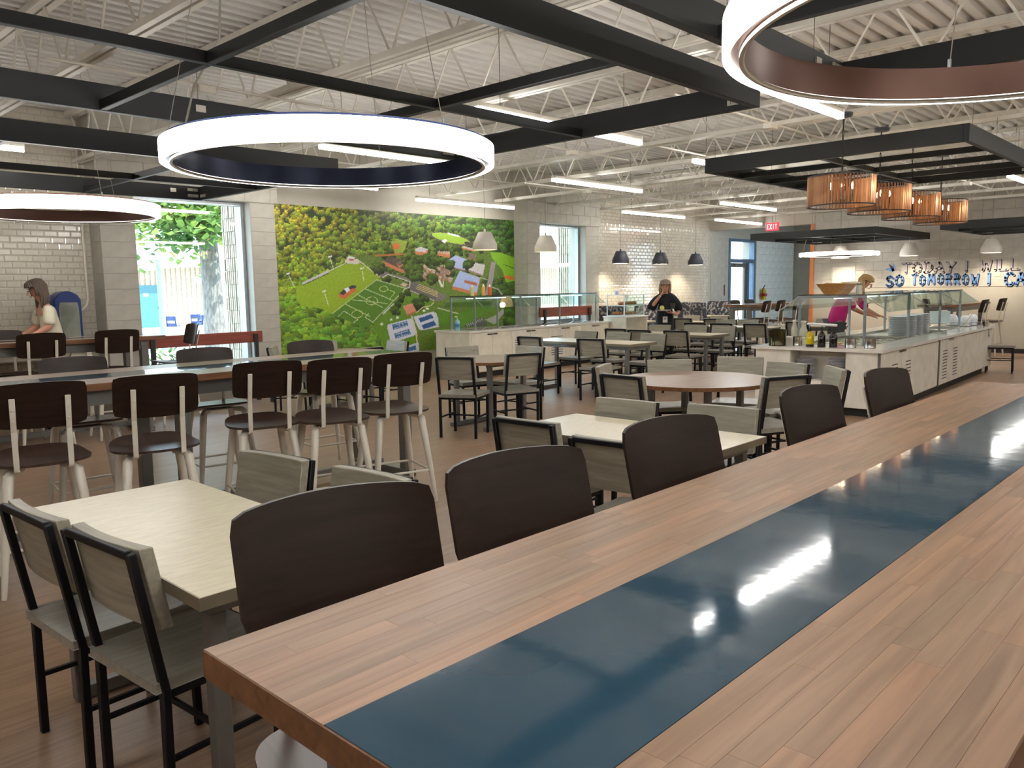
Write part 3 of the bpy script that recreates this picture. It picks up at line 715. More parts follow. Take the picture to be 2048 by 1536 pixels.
def bar_table(name_label, x0, x1, y0, y1, zt, staves=False):
    t = thing('bar_table', name_label, 'table', (x0, y0, 0)); X, Y = x1-x0, y1-y0; w3 = Y/3; th = .045
    if staves:
        MB().bx(.004, X-.004, .004, Y-.004, zt-th, zt-.004).build('tabletop_core', M_edge, t, smooth=False)
        rw = (w3-.002)/8; meshes = []
        for L in (.30,.36,.42,.48,.55):
            meshes.append((L, MB().bx(0, L-.0004, 0, rw-.0004, -.004, 0).build('stave', M_stave, smooth=False)))
        cnt = 0
        for y_ in (.002, Y-w3):
            for r in range(8):
                x = .002-random.random()*.3; first = True
                while x < X-.003:
                    L, pr = random.choice(meshes)
                    a, b = max(x, .002), min(x+L, X-.002); x += L
                    if b-a < .02: continue
                    if cnt < 290 and abs((b-a)-L) < 1e-6:
                        o = bpy.data.objects.new('stave', pr.data)
                    else:
                        pm = MB().bx(0, b-a-.0004, 0, rw-.0004, -.004, 0).build('stave', M_stave, smooth=False); o = bpy.data.objects.new('stave', pm.data); bpy.data.objects.remove(pm)
                    COL.objects.link(o); o.parent = t; o.location = (a, y_+r*rw, zt); cnt += 1
        for L, pr in meshes: bpy.data.objects.remove(pr)
    else:
        MB().bx(.004, X-.004, .004, w3, zt-th, zt).build('tabletop', M_staveT, t, smooth=False)
        MB().bx(.004, X-.004, Y-w3, Y-.004, zt-th, zt).build('tabletop', M_staveT, t, smooth=False)
        MB().bx(.004, X-.004, w3, Y-w3, zt-th, zt-.004).build('tabletop_core', M_edge, t, smooth=False)
    # gently wavy glossy inlay
    nx, ny = 60, 4; vs = []
    MB().bx(.003, X-.003, w3+.0005, Y-w3-.0005, zt-.004, zt+.0004).build('inlay_strip', M_strip, t, smooth=False)
    e = MB()
    for a in ((0,X,0,.004),(0,X,Y-.004,Y),(0,.004,.004,Y-.004),(X-.004,X,.004,Y-.004)): e.bx(*a, zt-th, zt-.0006)
    e.build('edge_band', M_edge, t, bev=.001, smooth=False)
    for x in ([.18, X/2, X-.2] if X > 3 else [.15, X-.15]):
        for y in (.14, Y-.14): MB().bx(x-.04, x+.04, y-.04, y+.04, .06, zt-th-.06).build('leg', M_greym, t, bev=.004, smooth=False)
        MB().bx(x-.04, x+.04, .06, Y-.06, .0, .06).build('foot_bar', M_greym, t, bev=.004, smooth=False)
        MB().bx(x-.04, x+.04, .1, Y-.1, zt-th-.06, zt-th).build('top_bar', M_greym, t, smooth=False)
    MB().bx(.2, X-.2, Y/2-.03, Y/2+.03, .05, .11).build('foot_rail', M_greym, t, bev=.004, smooth=False)
    a = MB(); a.bx(.2, X-.2, .11, .14, zt-th-.10, zt-th); a.bx(.2, X-.2, Y-.14, Y-.11, zt-th-.10, zt-th); a.build('apron', M_greym, t, smooth=False)
    return t
nb = bar_table('long butcher block bar table with a glossy slate blue inlay, filling the foreground', .51, 4.74, .18, 1.135, 1.03, True)
bar_table('long dark edged bar table with glossy inlay on the left, lined with white stools', .25, 4.42, 5.12, 6.07, 1.03)
bar_table('second long bar table on the left, before the woman in the white T-shirt', .3, 3.95, 9.2, 9.95, 1.09)

GS = 'stools on the far side of the foreground bar table'
for a in [(.925,1.40,-100,'nearest dark stool back, large at the lower middle of the photo'),(1.45,1.385,-98,'second dark stool back along the foreground table'),(2.13,1.37,-97,'third dark stool back along the foreground table, over the middle cream table'),
 (3.13,1.36,-96,'fourth dark stool back along the foreground table'),(3.97,1.35,-96,'farthest dark stool back along the foreground table')]: stool(*a, GS, (1,1,1.024))
GN = 'white legged stools on the near side of the left bar table'
for a in [(.42,4.42,75,'white legged stool mostly outside the left edge of the photo, only its legs showing'),(1.30,4.58,79,'white legged stool with dark back at the left photo edge, before the left bar table'),(1.85,4.46,76,'second white legged stool with dark back along the left bar table, its seat shining blue'),
 (2.66,4.68,74,'middle white legged stool with dark back along the left bar table'),(3.07,4.47,74,"white legged stool with green tinted seat, second from the left bar table end"),(3.58,4.44,73,'white legged stool at the right end of the left bar table')]: stool(*a, GN)
GF = 'stools on the far side of the left bar table'
for a in [(1.15,6.22,-95,'stool across the left bar table at the left photo edge, only its back top showing'),(2.00,6.25,-97,'stool across the left bar table below the woman in the white T-shirt'),(3.0,6.30,-98,'stool across the left bar table in front of the tree window'),(4.0,6.32,-97,'stool across the left bar table in front of the mural trees')]: stool(*a, GF)
GT = 'stools at the second left bar table'
s_ = (1,1,1.06)
for a in [(2.62,9.0,84,'near side stool at the second left bar table, before the white trousers'),(3.35,8.98,84,'near side stool at the right part of the second left bar table'),(2.55,10.22,-90,'far side stool at the second left bar table, by the blue drinks machine'),(1.85,10.22,-90,'far side stool at the left photo edge of the second left bar table'),
 (4.55,9.75,172,'stool at the window end of the second left bar table')]: stool(*a, GT, s_)
# far bar tables
def far_bar(label, x0, x1, y0, y1, zt):
    return bar_table(label, x0, x1, y0, y1, zt)
far_bar('far bar table in front of the glazed door, with white legged stools', 16.6, 19.4, 8.43, 9.13, 1.10)
GB = 'stools at the far bar table by the glazed door'
for a in [(16.75,8.12,95,'far stool at the near left of the bar table by the glazed door'),(17.45,8.12,92,'far stool second along the near side of the bar table by the glazed door'),(18.35,8.12,92,'far stool at the near right of the bar table by the glazed door'),
 (17.6,9.4,-90,'far stool behind the bar table by the glazed door, at its left'),(18.3,9.4,-90,'far stool behind the bar table by the glazed door, at its right')]: stool(*a, GB, s_)
far_bar('far bar table against the lettered wall at the right', 17.0, 19.5, 4.45, 5.15, 1.10)
GR = 'stools at the far right bar table'
for a in [(17.7,4.10,88,'far right stool seen behind the bowls on the serving island'),(18.9,4.06,85,'far right stool against the lettered wall, at the right edge of the photo'),(18.3,5.4,-90,'far right stool on the hidden side of the bar table')]: stool(*a, GR, s_)

# ================================================================== SERVING ISLAND (right), local x along its length, y towards the windows
BUF = thing('serving_island', 'white serving island with quartz top, louvred doors and a glass sneeze guard', 'buffet', (9.44, 3.20, 0), math.radians(2.6))
BL, BW, BH = 6.3, 1.56, .79
b = MB(); b.bx(.05, BL-.03, .04, BW-.04, .10, BH-.035)
# hollow niche at the near end is built from panels
def panel(p, name, *a, m=M_cpanel, bev=.003): return MB().bx(*a).build(name, m, p, bev=bev, smooth=False)
MB().bx(.35, BL-.05, .06, BW-.06, .10, BH-.035).build('carcass', M_cpanel, BUF, smooth=False)
panel(BUF, 'end_panel', .04, .06, .06, .42, .10, BH-.035); panel(BUF, 'end_panel', .04, .06, 1.08, BW-.06, .10, BH-.035); panel(BUF, 'end_panel', .04, .06, .42, 1.08, .10, .40)
panel(BUF, 'side_panel', .04, .35, .04, .06, .10, BH-.035); panel(BUF, 'side_panel', .04, .35, BW-.06, BW-.04, .10, BH-.035)
panel(BUF, 'niche_shelf', .06, .35, .42, 1.08, .385, .40); panel(BUF, 'niche_side', .06, .35, .40, .42, .40, BH-.035); panel(BUF, 'niche_side', .06, .35, 1.08, 1.10, .40, BH-.035)
panel(BUF, 'toe_kick', .12, BL-.45, .10, BW-.10, 0, .10, m=M_dark)
panel(BUF, 'corner_strip', .03, .045, .03, .06, .10, BH-.035, m=M_greym)
# quartz top as a ring round three wells
tp = MB(); tp.bx(0, .55, 0, BW, BH-.035, BH); tp.bx(.55, 5.35, 0, .34, BH-.035, BH); tp.bx(.55, 5.35, BW-.34, BW, BH-.035, BH); tp.bx(5.35, BL, 0, BW, BH-.035, BH)
for x in (2.5, 4.2): tp.bx(x-.08, x+.08, .34, BW-.34, BH-.035, BH)
tp.build('worktop', M_ctop, BUF, smooth=False)
for x0, x1 in ((.55,2.42),(2.58,4.12),(4.28,5.35)):
    wll = MB(); wll.bx(x0+.01, x1-.01, .35, BW-.35, BH-.10, BH-.095)
    for a in ((x0,x0+.012,.34,BW-.34),(x1-.012,x1,.34,BW-.34),(x0,x1,.34,.352),(x0,x1,BW-.352,BW-.34)): wll.bx(*a, BH-.10, BH+.004)
    wll.build('food_well', M_steel, BUF, smooth=False)
random.seed(3)
def louvred(p, x0, x1, y, z0, z1, sgn=-1, cols=((.18,.42),(.56,.80)), n=10, zt=.60):
    d = MB().bx(x0, x1, y+(sgn*.018 if sgn<0 else 0), y+(0 if sgn<0 else .018), z0, z1).build('door', M_cpanel, p, bev=.002, smooth=False)
    k = MB(); Wd = x1-x0
    for a, c in cols:
        for q in range(n): k.bx(x0+Wd*a, x0+Wd*c, y+sgn*.019-.0005, y+sgn*.019+.0005, zt-q*.043, zt-q*.043+.012)
    k.build('louvre_slots', M_dark, d, smooth=False)
    return d
for i, (xa, xb, lv) in enumerate([(.36,.92,1),(.92,1.47,1),(1.47,2.66,0),(2.74,3.34,1),(3.34,3.94,1),(3.94,5.30,0),(5.30,6.24,0)]):
    if lv: d = louvred(BUF, xa+.004, xb-.004, .06, .115, BH-.05, cols=((.3,.72),), n=10, zt=.57)
    else: d = panel(BUF, 'door', xa+.004, xb-.004, .042, .06, .115, BH-.058)
    if lv: x = xb-.07 if i in (0, 3) else xa+.07; MB().bx(x-.06, x+.06, .03, .045, BH-.08, BH-.055).build('pull', M_steel, d, smooth=False)
for x in (2.70,): panel(BUF, 'divider_strip', x-.03, x+.03, .036, .06, .10, BH-.04, m=M_greym, bev=0)
# sneeze guard
def guard(p, xs, y0, y1, zb, zt, wing=.28, drop=.2):
    for x in xs:
        for y in (y0, y1): MB().bx(x-.014, x+.014, y-.014, y+.014, zb, zt).build('guard_post', M_alum, p, smooth=False)
        MB().bx(x-.012, x+.012, y0, y1, zt-.03, zt-.004).build('guard_rail', M_alum, p, smooth=False)
        for y, s in ((y0,-1),(y1,1)): MB().tube([(x, y, zt-.02), (x, y+s*wing, zt-drop)], .006, 6).build('wing_arm', M_alum, p)
    for a, b in zip(xs[:-1], xs[1:]):
        MB().bx(a+.01, b-.01, y0-.02, y1+.02, zt, zt+.008).build('guard_top_glass', M_gglass, p, smooth=False)
        for y, s in ((y0,-1),(y1,1)):
            MB().add([(a+.02,y+s*.02,zt),(b-.02,y+s*.02,zt),(b-.02,y+s*wing,zt-drop),(a+.02,y+s*wing,zt-drop),(a+.02,y+s*.02,zt+.006),(b-.02,y+s*.02,zt+.006),(b-.02,y+s*wing,zt-drop+.006),(a+.02,y+s*wing,zt-drop+.006)],
               [(0,1,2,3),(7,6,5,4),(0,4,5,1),(1,5,6,2),(2,6,7,3),(3,7,4,0)]).build('wing_glass', M_gglass, p, smooth=False)
        MB().bx(a+.1, b-.1, (y0+y1)/2-.012, (y0+y1)/2+.012, zt-.045, zt-.03).build('reflection_bar', mat('glowing reflection line', (255,255,255), .5, emis=(240,250,255), estr=2.5), p, smooth=False)  # glowing bar stands in for bright reflection lines along the guard
    e = MB()
    for y in (y0-.022, y1+.022): e.bx(xs[0]-.01, xs[-1]+.01, y-.002, y+.002, zt-.001, zt+.01)
    e.bx(xs[0]-.012, xs[0]-.008, y0-.02, y1+.02, zt-.001, zt+.01)
    e.build('guard_edge', M_dark, p, smooth=False)
guard(BUF, [.62, 2.5, 4.2, 5.5], .40, 1.20, BH, 1.40)
ca, sa = math.cos(math.radians(2.6)), math.sin(math.radians(2.6))
def B(x, y, z=BH): return (9.44+ca*x-sa*y, 3.20+sa*x+ca*y, z)
def stack(name, label, cat, loc, n, R, dz, grp=None, up=True):
    """a stack of plates or bowls, each its own thing"""
    pr = MB()
    if cat == 'plate': pr.lathe([(.001,.004),(R*.6,.004),(R*.92,.016),(R,.02),(R,.024),(R*.9,.022),(R*.6,.009),(.001,.009)], 20)
    else: pr.lathe([(.001,.075),(R*.45,.075),(R*.8,.045),(R,.0),(R-.006,0),(R*.76,.042),(R*.42,.069),(.001,.069)], 20)
    me = pr.build('x', M_plate); data = me.data; bpy.data.objects.remove(me)
    for k in range(n):
        o = bpy.data.objects.new(name, data); COL.objects.link(o); o.location = (loc[0]+random.gauss(0,.0015), loc[1]+random.gauss(0,.0015), loc[2]+k*dz)
        tag(o, label, cat, grp)
stack('dinner_plate', 'white plate in the left stack in the niche of the serving island', 'plate', B(.2,.94,.40), 14, .11, .017, 'plates in the left niche stack')
stack('dinner_plate', 'white plate in the right stack in the niche of the serving island', 'plate', B(.2,.56,.40), 15, .11, .017, 'plates in the right niche stack')
for i, x in enumerate((2.60+.25, 2.60+.62, 2.60+.99, 2.60+1.38)):
    stack('dinner_plate', 'white plate in the %s tall stack under the serving island glass' % ['leftmost','second','third','rightmost'][i], 'plate', B(x, .62-.0*i, BH-.09), 22, .14, .016, 'plates in the %s tall stack under the glass' % ['leftmost','second','third','rightmost'][i])
for i, (x, y, n) in enumerate([(5.62,.34,9),(5.95,.3,10),(5.78,.56,10)]):
    stack('soup_bowl', 'upturned white bowl in the %s pile at the far end of the serving island' % ['left','right','back'][i], 'bowl', B(x,y,BH+.015), n, .085, .012, 'upturned bowls in the %s pile' % ['left','right','back'][i])
    r = thing('bowl_rack', 'low wire rack around the %s pile of upturned bowls' % ['left','right','back'][i], 'rack', B(x,y,BH)); k = MB()
    for z in (.003,.06): k.tube([(.1*math.cos(2*PI*q/16),.1*math.sin(2*PI*q/16),z) for q in range(17)], .003, 4)
    k.build('hoops', M_greym, r); k = MB()
    for q in range(6): k.tube([(.1*math.cos(PI*q/3),.1*math.sin(PI*q/3),.003),(.1*math.cos(PI*q/3),.1*math.sin(PI*q/3),.06)], .003, 4)
    k.build('uprights', M_greym, r)
def canister(label, loc, R, h, m=M_steel, lid=False):
    t = thing('steel_canister', label, 'canister', loc)
    MB().lathe([(.001,0),(R,0),(R,h*.1),(R*.985,h*.12),(R*.985,h*.86),(R,h*.88),(R,h),(R-.006,h),(R-.006,.02),(.001,.02)], 28).build('body', m, t)
    MB().tube([(R*.98,0,h*.8),(R+.03,0,h*.75),(R+.03,0,h*.35),(R*.98,0,h*.3)], .005, 6).build('handle', m, t)
    return t
M_drk = mat('dark olive steel', (84,78,60), .2, .9)
canister('wide dark olive metal container at the left corner of the serving island', B(.18,1.30), .105, .20, M_drk)
canister('small steel canister beside the wide olive container', B(.26,1.08), .055, .115)
canister('steel canister right of the oil bottles on the serving island', B(.20,.42), .065, .12)
canister('rightmost steel canister at the near corner of the serving island', B(.26,.22), .065, .12)
for i, (y, c, nm) in enumerate([(.90,(206,186,10),'yellow oil bottle, leftmost of the three pump bottles'),(.76,(30,22,20),'dark vinegar bottle, middle of the three pump bottles'),(.62,(34,24,22),'dark vinegar bottle, rightmost of the three pump bottles')]):
    t = thing('dressing_bottle', nm+' on the serving island', 'bottle', B(.2,y)); hh = .165
    MB().lathe([(.001,0),(.04,0),(.045,.01),(.045,hh*.82),(.03,hh),(.02,hh+.02),(.001,hh+.02)], 20).build('bottle_body', mat('bottle '+str(i), c, .08), t)
    MB().lathe([(.001,0),(.046,0),(.0465,.03),(.001,.031)], 20).build('bottle_base', M_dark, t)
    MB().lathe([(.012,hh+.02),(.012,hh+.058),(.006,hh+.055),(.004,hh+.09),(.001,hh+.09)], 10).build('pump', M_dark, t)
o = MB().box((0,0,0), (.05,.36,.03)).build('foil_wrap', mat('crumpled white foil', (236,236,238), .3, bump=.5, bscale=40), bev=.012); o.location = B(.2,.76,BH+.27); o.rotation_euler = (.04,0,math.radians(2.6))
tag(o, 'crumpled white foil lying across the pumps of the three dressing bottles', 'foil')
M_mglass = liquid_glass('milky glass', (226,222,206), .15)
for i, (x, y, R, h, nm) in enumerate([(.42,1.33,.045,.15,'round white jar behind the olive container'),(.46,1.20,.038,.20,'tall pale bottle behind the olive container'),(.45,1.08,.05,.23,'large milky glass carafe on the serving island, right of the jars')]):
    t = thing('glass_jar', nm, 'jar', B(x,y,BH+ (.10 if i<2 else .06))); 
    MB().lathe([(.001,0),(R*.9,0),(R,R*.5),(R,h*.5),(R*.55,h*.75),(R*.6,h*.95),(.001,h*.95)], 20).build('jar_body', M_mglass, t)
    MB().lathe([(.001,h*.95),(R*.66,h*.95),(R*.66,h*1.04),(.001,h*1.06)], 16).build('lid', M_white, t)
o = MB().bx(-.09,.09,-.16,.16,0,.10).build('riser_block', M_white, bev=.006); o.location = B(.44,1.2); o.rotation_euler = (0,0,math.radians(2.6)); tag(o, 'white riser block under the jars on the serving island', 'riser')
# wooden bowl and shaker on the guard top
t = thing('salad_bowl', 'angular honey coloured wooden bowl standing on top of the glass guard', 'bowl', B(.95,.86,1.4085))
def sq(r, z): return [(r*x, r*y, z) for x, y in ((-1,-1),(1,-1),(1,1),(-1,1))]
v = sq(.11,0)+sq(.19,.135)+sq(.18,.135)+sq(.10,.012); f = [(3,2,1,0)]+[(a,(a+1)%4,(a+1)%4+4,a+4) for a in range(4)]+[(a+4,(a+1)%4+4,(a+1)%4+8,a+8) for a in range(4)]+[(a+8,(a+1)%4+8,(a+1)%4+12,a+12) for a in range(4)]+[(12,13,14,15)]
MB().add(v, f).build('bowl_body', M_bowl, t, smooth=False)
k = MB()
for q in range(16): k.box((random.uniform(-.13,.13), random.uniform(-.13,.13), .13+random.uniform(0,.012)), (.05,.03,.01), rz=random.random()*3, rx=random.random()*.5)
o = k.build('bread_pieces', mat('pale bread', (206,176,130), .7), t); o['kind'] = 'stuff'
t = thing('shaker_jar', 'clear glass shaker with metal lid beside the wooden bowl', 'jar', B(.95,.58,1.4085))
MB().lathe([(.001,0),(.035,0),(.04,.02),(.036,.1),(.03,.115),(.001,.115)], 20).build('jar_body', M_mglass, t); MB().lathe([(.001,.115),(.036,.115),(.036,.14),(.001,.145)], 20).build('lid', M_steel, t)
o = MB().bx(-.01,.0,-.15,.15,0,.20).build('blank_sign_card', mat('pale sign card', (222,236,240), .4)); o.location = B(4.75,.52,BH+.09); o.rotation_euler = (0,math.radians(-8),math.radians(2.6)); tag(o, 'blank pale square card standing in the far well of the serving island', 'card')
o = MB().bx(-.01,0,-.12,.12,0,.16).build('paper_sign', mat('paper', (224,214,196), .7)); o.location = B(2.4,1.18,1.41); o.rotation_euler = (0,0,math.radians(2.6)); tag(o, 'small paper sign standing on the glass guard left of the wooden bowl', 'sign')
# food pans in the wells
random.seed(5)
foods = [('lettuce',(110,150,60)),('diced tomato',(186,60,40)),('shredded cheese',(226,180,80)),('sliced cucumber',(150,176,110)),('croutons',(190,150,100)),('black beans',(50,36,34)),('sweet corn',(226,196,70)),('sliced onion',(196,170,190))]
def pan(label, loc, rz, lx, ly, fc, food):
    t = thing('food_pan', label, 'food pan', loc, rz)
    k = MB(); hx, hy = lx/2, ly/2
    for a in ((-hx,-hx+.006,-hy,hy),(hx-.006,hx,-hy,hy),(-hx,hx,-hy,-hy+.006),(-hx,hx,hy-.006,hy)): k.bx(*a, 0, .07)
    k.bx(-hx,hx,-hy,hy,0,.004); k.build('pan_body', M_steel, t, smooth=False)
    g = MB()
    for q in range(40): g.box((random.uniform(-hx+.03,hx-.03), random.uniform(-hy+.03,hy-.03), .045+random.uniform(0,.012)), (.035,.03,.012), rz=random.random()*3, rx=random.gauss(0,.3), ry=random.gauss(0,.3))
    g.bx(-hx+.008, hx-.008, -hy+.008, hy-.008, .005, .043)
    o = g.build(food.replace(' ','_'), mat(food, fc, .6), t, smooth=False); o['kind'] = 'stuff'
    MB().tube([(0,-hy*.3,.06),(.03,-hy*1.05,.13)], .006, 6).build('serving_spoon', M_steel, t)
for i in range(6):
    fd = foods[i]; loc = B(.80+.29*i, .78, BH-.094)
    pan('steel pan of %s in the near well of the serving island' % fd[0], loc, math.radians(2.6), .27, .78, fd[1], fd[0])
for i, x in enumerate((4.5, 5.058)):
    t = pan('steel pan of %s in the far well of the serving island' % foods[6+i][0], B(x, .9, BH-.094), math.radians(2.6), .3, .4, foods[6+i][1], foods[6+i][0])
o = MB().tube([(0,0,0),(.0,-.12,.22)], .006, 6).build('tongs', mat('pale bamboo', (214,196,140), .6)); o.location = B(5.42,.32,BH+.003); tag(o, 'pale serving stick leaning at the far glass wing', 'utensil')

# ================================================================== SALAD COUNTER (left)
SA = math.radians(3.0); SAL = thing('salad_counter', 'cream salad counter with glass guard standing before the mural and second window', 'buffet', (9.50, 10.02, 0), SA)
SL, SW, SH = 4.35, .86, .83
MB().bx(.04, SL-.04, .03, SW-.02, .10, SH-.035).build('carcass', M_counter, SAL, smooth=False)
panel(SAL, 'end_panel', .02, .04, .02, SW-.02, .10, SH-.035); panel(SAL, 'toe_kick', .06, SL-.06, .07, SW-.05, 0, .10, m=M_dark)
tp = MB(); tp.bx(0, .35, 0, SW, SH-.035, SH); tp.bx(.35, 3.95, 0, .16, SH-.035, SH); tp.bx(.35, 3.95, SW-.16, SW, SH-.035, SH); tp.bx(3.95, SL, 0, SW, SH-.035, SH); tp.build('worktop', M_ctop, SAL, smooth=False)
k = MB(); k.bx(.36,3.94,.17,SW-.17,SH-.10,SH-.095)
for a in ((.35,.362,.16,SW-.16),(3.938,3.95,.16,SW-.16),(.35,3.95,.16,.172),(.35,3.95,SW-.172,SW-.16)): k.bx(*a, SH-.10, SH+.004)
k.build('food_well', M_steel, SAL, smooth=False)
xs = [.06, .60, 1.14, 1.68, 2.22, 2.76, 3.30, 3.80, 4.30]
for i, (a, b_) in enumerate(zip(xs[:-1], xs[1:])):
    d = louvred(SAL, a+.004, b_-.004, .03, .115, SH-.05, cols=((.15,.85),), n=9, zt=.60) if i in (2, 4) else panel(SAL, 'door', a+.004, b_-.004, .012, .03, .115, SH-.05, m=M_counter)
    x = b_-.07 if i % 2 == 0 else a+.07
    MB().bx(x-.06, x+.06, -.0, .014, SH-.085, SH-.06).build('pull', M_steel, d, smooth=False)
guard(SAL, [.3, 1.55, 2.75, 4.0], .14, SW-.14, SH, 1.42, .22, .2)
ca2, sa2 = math.cos(SA), math.sin(SA)
def C_(x, y, z=SH): return (9.50+ca2*x-sa2*y, 10.02+sa2*x+ca2*y, z)
for i in range(8):
    fd = foods[i]; pan('steel pan of %s in the salad counter' % fd[0], C_(.60+.44*i, .43, SH-.094), SA, .38, .48, fd[1], fd[0])
t = thing('sanitiser_bottle', 'clear pump bottle of blue hand gel on the near end of the salad counter', 'bottle', C_(.14,.42))
MB().lathe([(.001,0),(.045,0),(.048,.02),(.048,.15),(.03,.185),(.014,.195),(.014,.21),(.001,.21)], 20).build('bottle_body', liquid_glass('blue gel', (170,214,236)), t)
MB().tube([(0,0,.21),(0,0,.245),(-.045,0,.245),(-.05,0,.235)], .006, 6).build('pump', M_white, t)
MB().lathe([(.0485,.058),(.0485,.12)], 20).build('label_band', mat('blue label', (60,120,180), .4), t)
for i, (x, c, nm, h) in enumerate([(.55,(190,190,130),'pale green squeeze bottle on top of the salad counter glass',.20),(.85,(206,160,84),'tan squeeze bottle on top of the salad counter glass',.21),(1.02,(196,96,40),'orange squeeze bottle on top of the salad counter glass',.20)]):
    t = thing('squeeze_bottle', nm, 'bottle', C_(x,.43,1.4285)); MB().lathe([(.001,0),(.034,0),(.036,.01),(.036,h*.66),(.022,h*.8),(.001,h*.8)], 18).build('bottle_body', mat('sq%d'%i, c, .35), t)
    MB().lathe([(.022,h*.8),(.02,h*.86),(.006,h),(.001,h)], 12).build('nozzle', M_white, t)

# pastry display on a stand at the counter's right end
t = thing('display_stand', 'low cream stand under the pastry case beside the second window', 'stand', (14.25, 10.15, 0))
MB().bx(-.42,.42,-.30,.30,.90,.93).build('stand_top', M_ctop, t, bev=.003, smooth=False)
for sx in (-1,1): MB().bx(sx*.39-.02, sx*.39+.02, -.28, .28, 0, .90).build('side_panel', M_counter, t, smooth=False)
MB().bx(-.37,.37,-.27,.27,.45,.47).build('shelf', M_counter, t, smooth=False)
t = thing('pastry_case', 'clear two-level pastry case with white frame, filled with bread', 'display case', (14.25, 10.15, .93))
k = MB()
for sx in (-1,1):
    for sy in (-1,1): k.bx(sx*.36-.01, sx*.36+.01, sy*.22-.01, sy*.22+.01, 0, .44)
for z in (0,.21,.43):
    for sy in (-1,1): k.bx(-.36,.36,sy*.22-.008,sy*.22+.008,z,z+.014)
    for sx in (-1,1): k.bx(sx*.36-.008,sx*.36+.008,-.22,.22,z,z+.014)
k.build('frame', mat('white acrylic', (232,236,240), .3), t, smooth=False)
MB().bx(-.35,.35,-.21,.21,.22,.226).build('shelf', M_gglass, t, smooth=False); MB().bx(-.35,.35,-.232,-.229,.01,.43).build('front_pane', M_gglass, t, smooth=False); MB().bx(-.35,.35,-.21,.21,.444,.449).build('top_pane', M_gglass, t, smooth=False)
M_bread = mat('baked bread', (176,112,64), .6, col2=(140,80,42))
for z, n, lb in ((.018,6,'lower'),(.23,5,'upper')):
    for q in range(n):
        o = MB().lathe([(.001,0),(.04,.005),(.052,.03),(.04,.06),(.001,.075)], 16, sx=1.1, sy=1.5).build('bread_roll', M_bread)
        o.location = (14.25-.28+.56*q/(n-1), 10.15+random.uniform(-.08,.06), .93+z); o.rotation_euler = (0,0,random.random()*3); tag(o, 'brown bread roll on the %s level of the pastry case' % lb, 'bread', 'rolls on the %s level of the pastry case' % lb)
o = MB().lathe([(.001,0),(.05,0),(.05,.09),(.001,.1)], 16).build('cup_stack', mat('pale lilac cups', (206,206,232), .4)); o.location = (14.0,10.2,1.38); tag(o, 'small stack of pale cups on the pastry case', 'cups')

# ================================================================== BOOTHS
M_booth = bpy.data.materials.new('speckled navy upholstery'); M_booth.use_nodes = True; n_ = M_booth.node_tree; p_ = n_.nodes['Principled BSDF']; p_.inputs['Roughness'].default_value = .55
tc_ = n_.nodes.new('ShaderNodeTexCoord'); nz_ = n_.nodes.new('ShaderNodeTexNoise'); nz_.inputs['Scale'].default_value = 16; nz_.inputs['Detail'].default_value = 3; cr_ = n_.nodes.new('ShaderNodeValToRGB'); cr_.color_ramp.interpolation = 'CONSTANT'
cr_.color_ramp.elements[0].color = lin((38,42,56)); e_ = cr_.color_ramp.elements[1]; e_.position = .57; e_.color = lin((150,150,146)); e2 = cr_.color_ramp.elements.new(.51); e2.color = lin((78,82,96))
n_.links.new(tc_.outputs['Object'], nz_.inputs[0]); n_.links.new(nz_.outputs[0], cr_.inputs[0]); n_.links.new(cr_.outputs[0], p_.inputs['Base Color'])
def booth(label, x, face):
    t = thing('booth_bench', label, 'booth', (x, 10.36, 0), 0 if face > 0 else PI)
    # local: back at x=0, seat towards +x; width along y
    y0, y1 = (.0, .86) if face > 0 else (-.86, 0)
    MB().add([(0,y0,.12),(.09,y0,.12),(.09,y1,.12),(0,y1,.12),(-.05,y0+.06,1.12),(.03,y0+.06,1.12),(.03,y1,1.12),(-.05,y1,1.12)],[(3,2,1,0),(4,5,6,7),(0,1,5,4),(1,2,6,5),(2,3,7,6),(3,0,4,7)]).build('back_cushion', M_booth, t, bev=.025, seg=2)
    MB().bx(.08,.55,y0,y1,.36,.46).build('seat_cushion', M_booth, t, bev=.03, seg=2)
    MB().bx(.02,.52,y0+.03,y1-.03,.10,.36).build('seat_base', mat('booth brown base', (84,64,52), .5), t, smooth=False)
    MB().bx(.06,.46,y0+.06,y1-.06,0,.10).build('plinth', M_dark, t, smooth=False)
booth('speckled navy booth bench hidden behind the pastry case, facing away', 13.95+.75, 1)
booth('speckled navy booth bench left of the woman in black', 16.05, -1)
booth('speckled navy booth bench just right of the woman in black', 18.05, 1) 
booth('speckled navy booth bench at the end of the tiled wall', 19.45, -1)
for i, x in enumerate((15.35, 18.78)):
    t = thing('booth_table', ['cream topped booth table left of the woman in black', 'cream topped booth table right of the woman in black'][i], 'table', (x, 10.75, 0))
    MB().bx(-.32,.32,-.42,.42,.73,.765).build('tabletop', M_lam, t, bev=.003, smooth=False); MB().tube([(0,-.1,.03),(0,-.1,.73)], .035, 12).build('pedestal', M_greym, t); MB().box((0,-.1,.015), (.5,.5,.03)).build('foot_plate', M_greym, t, bev=.005)
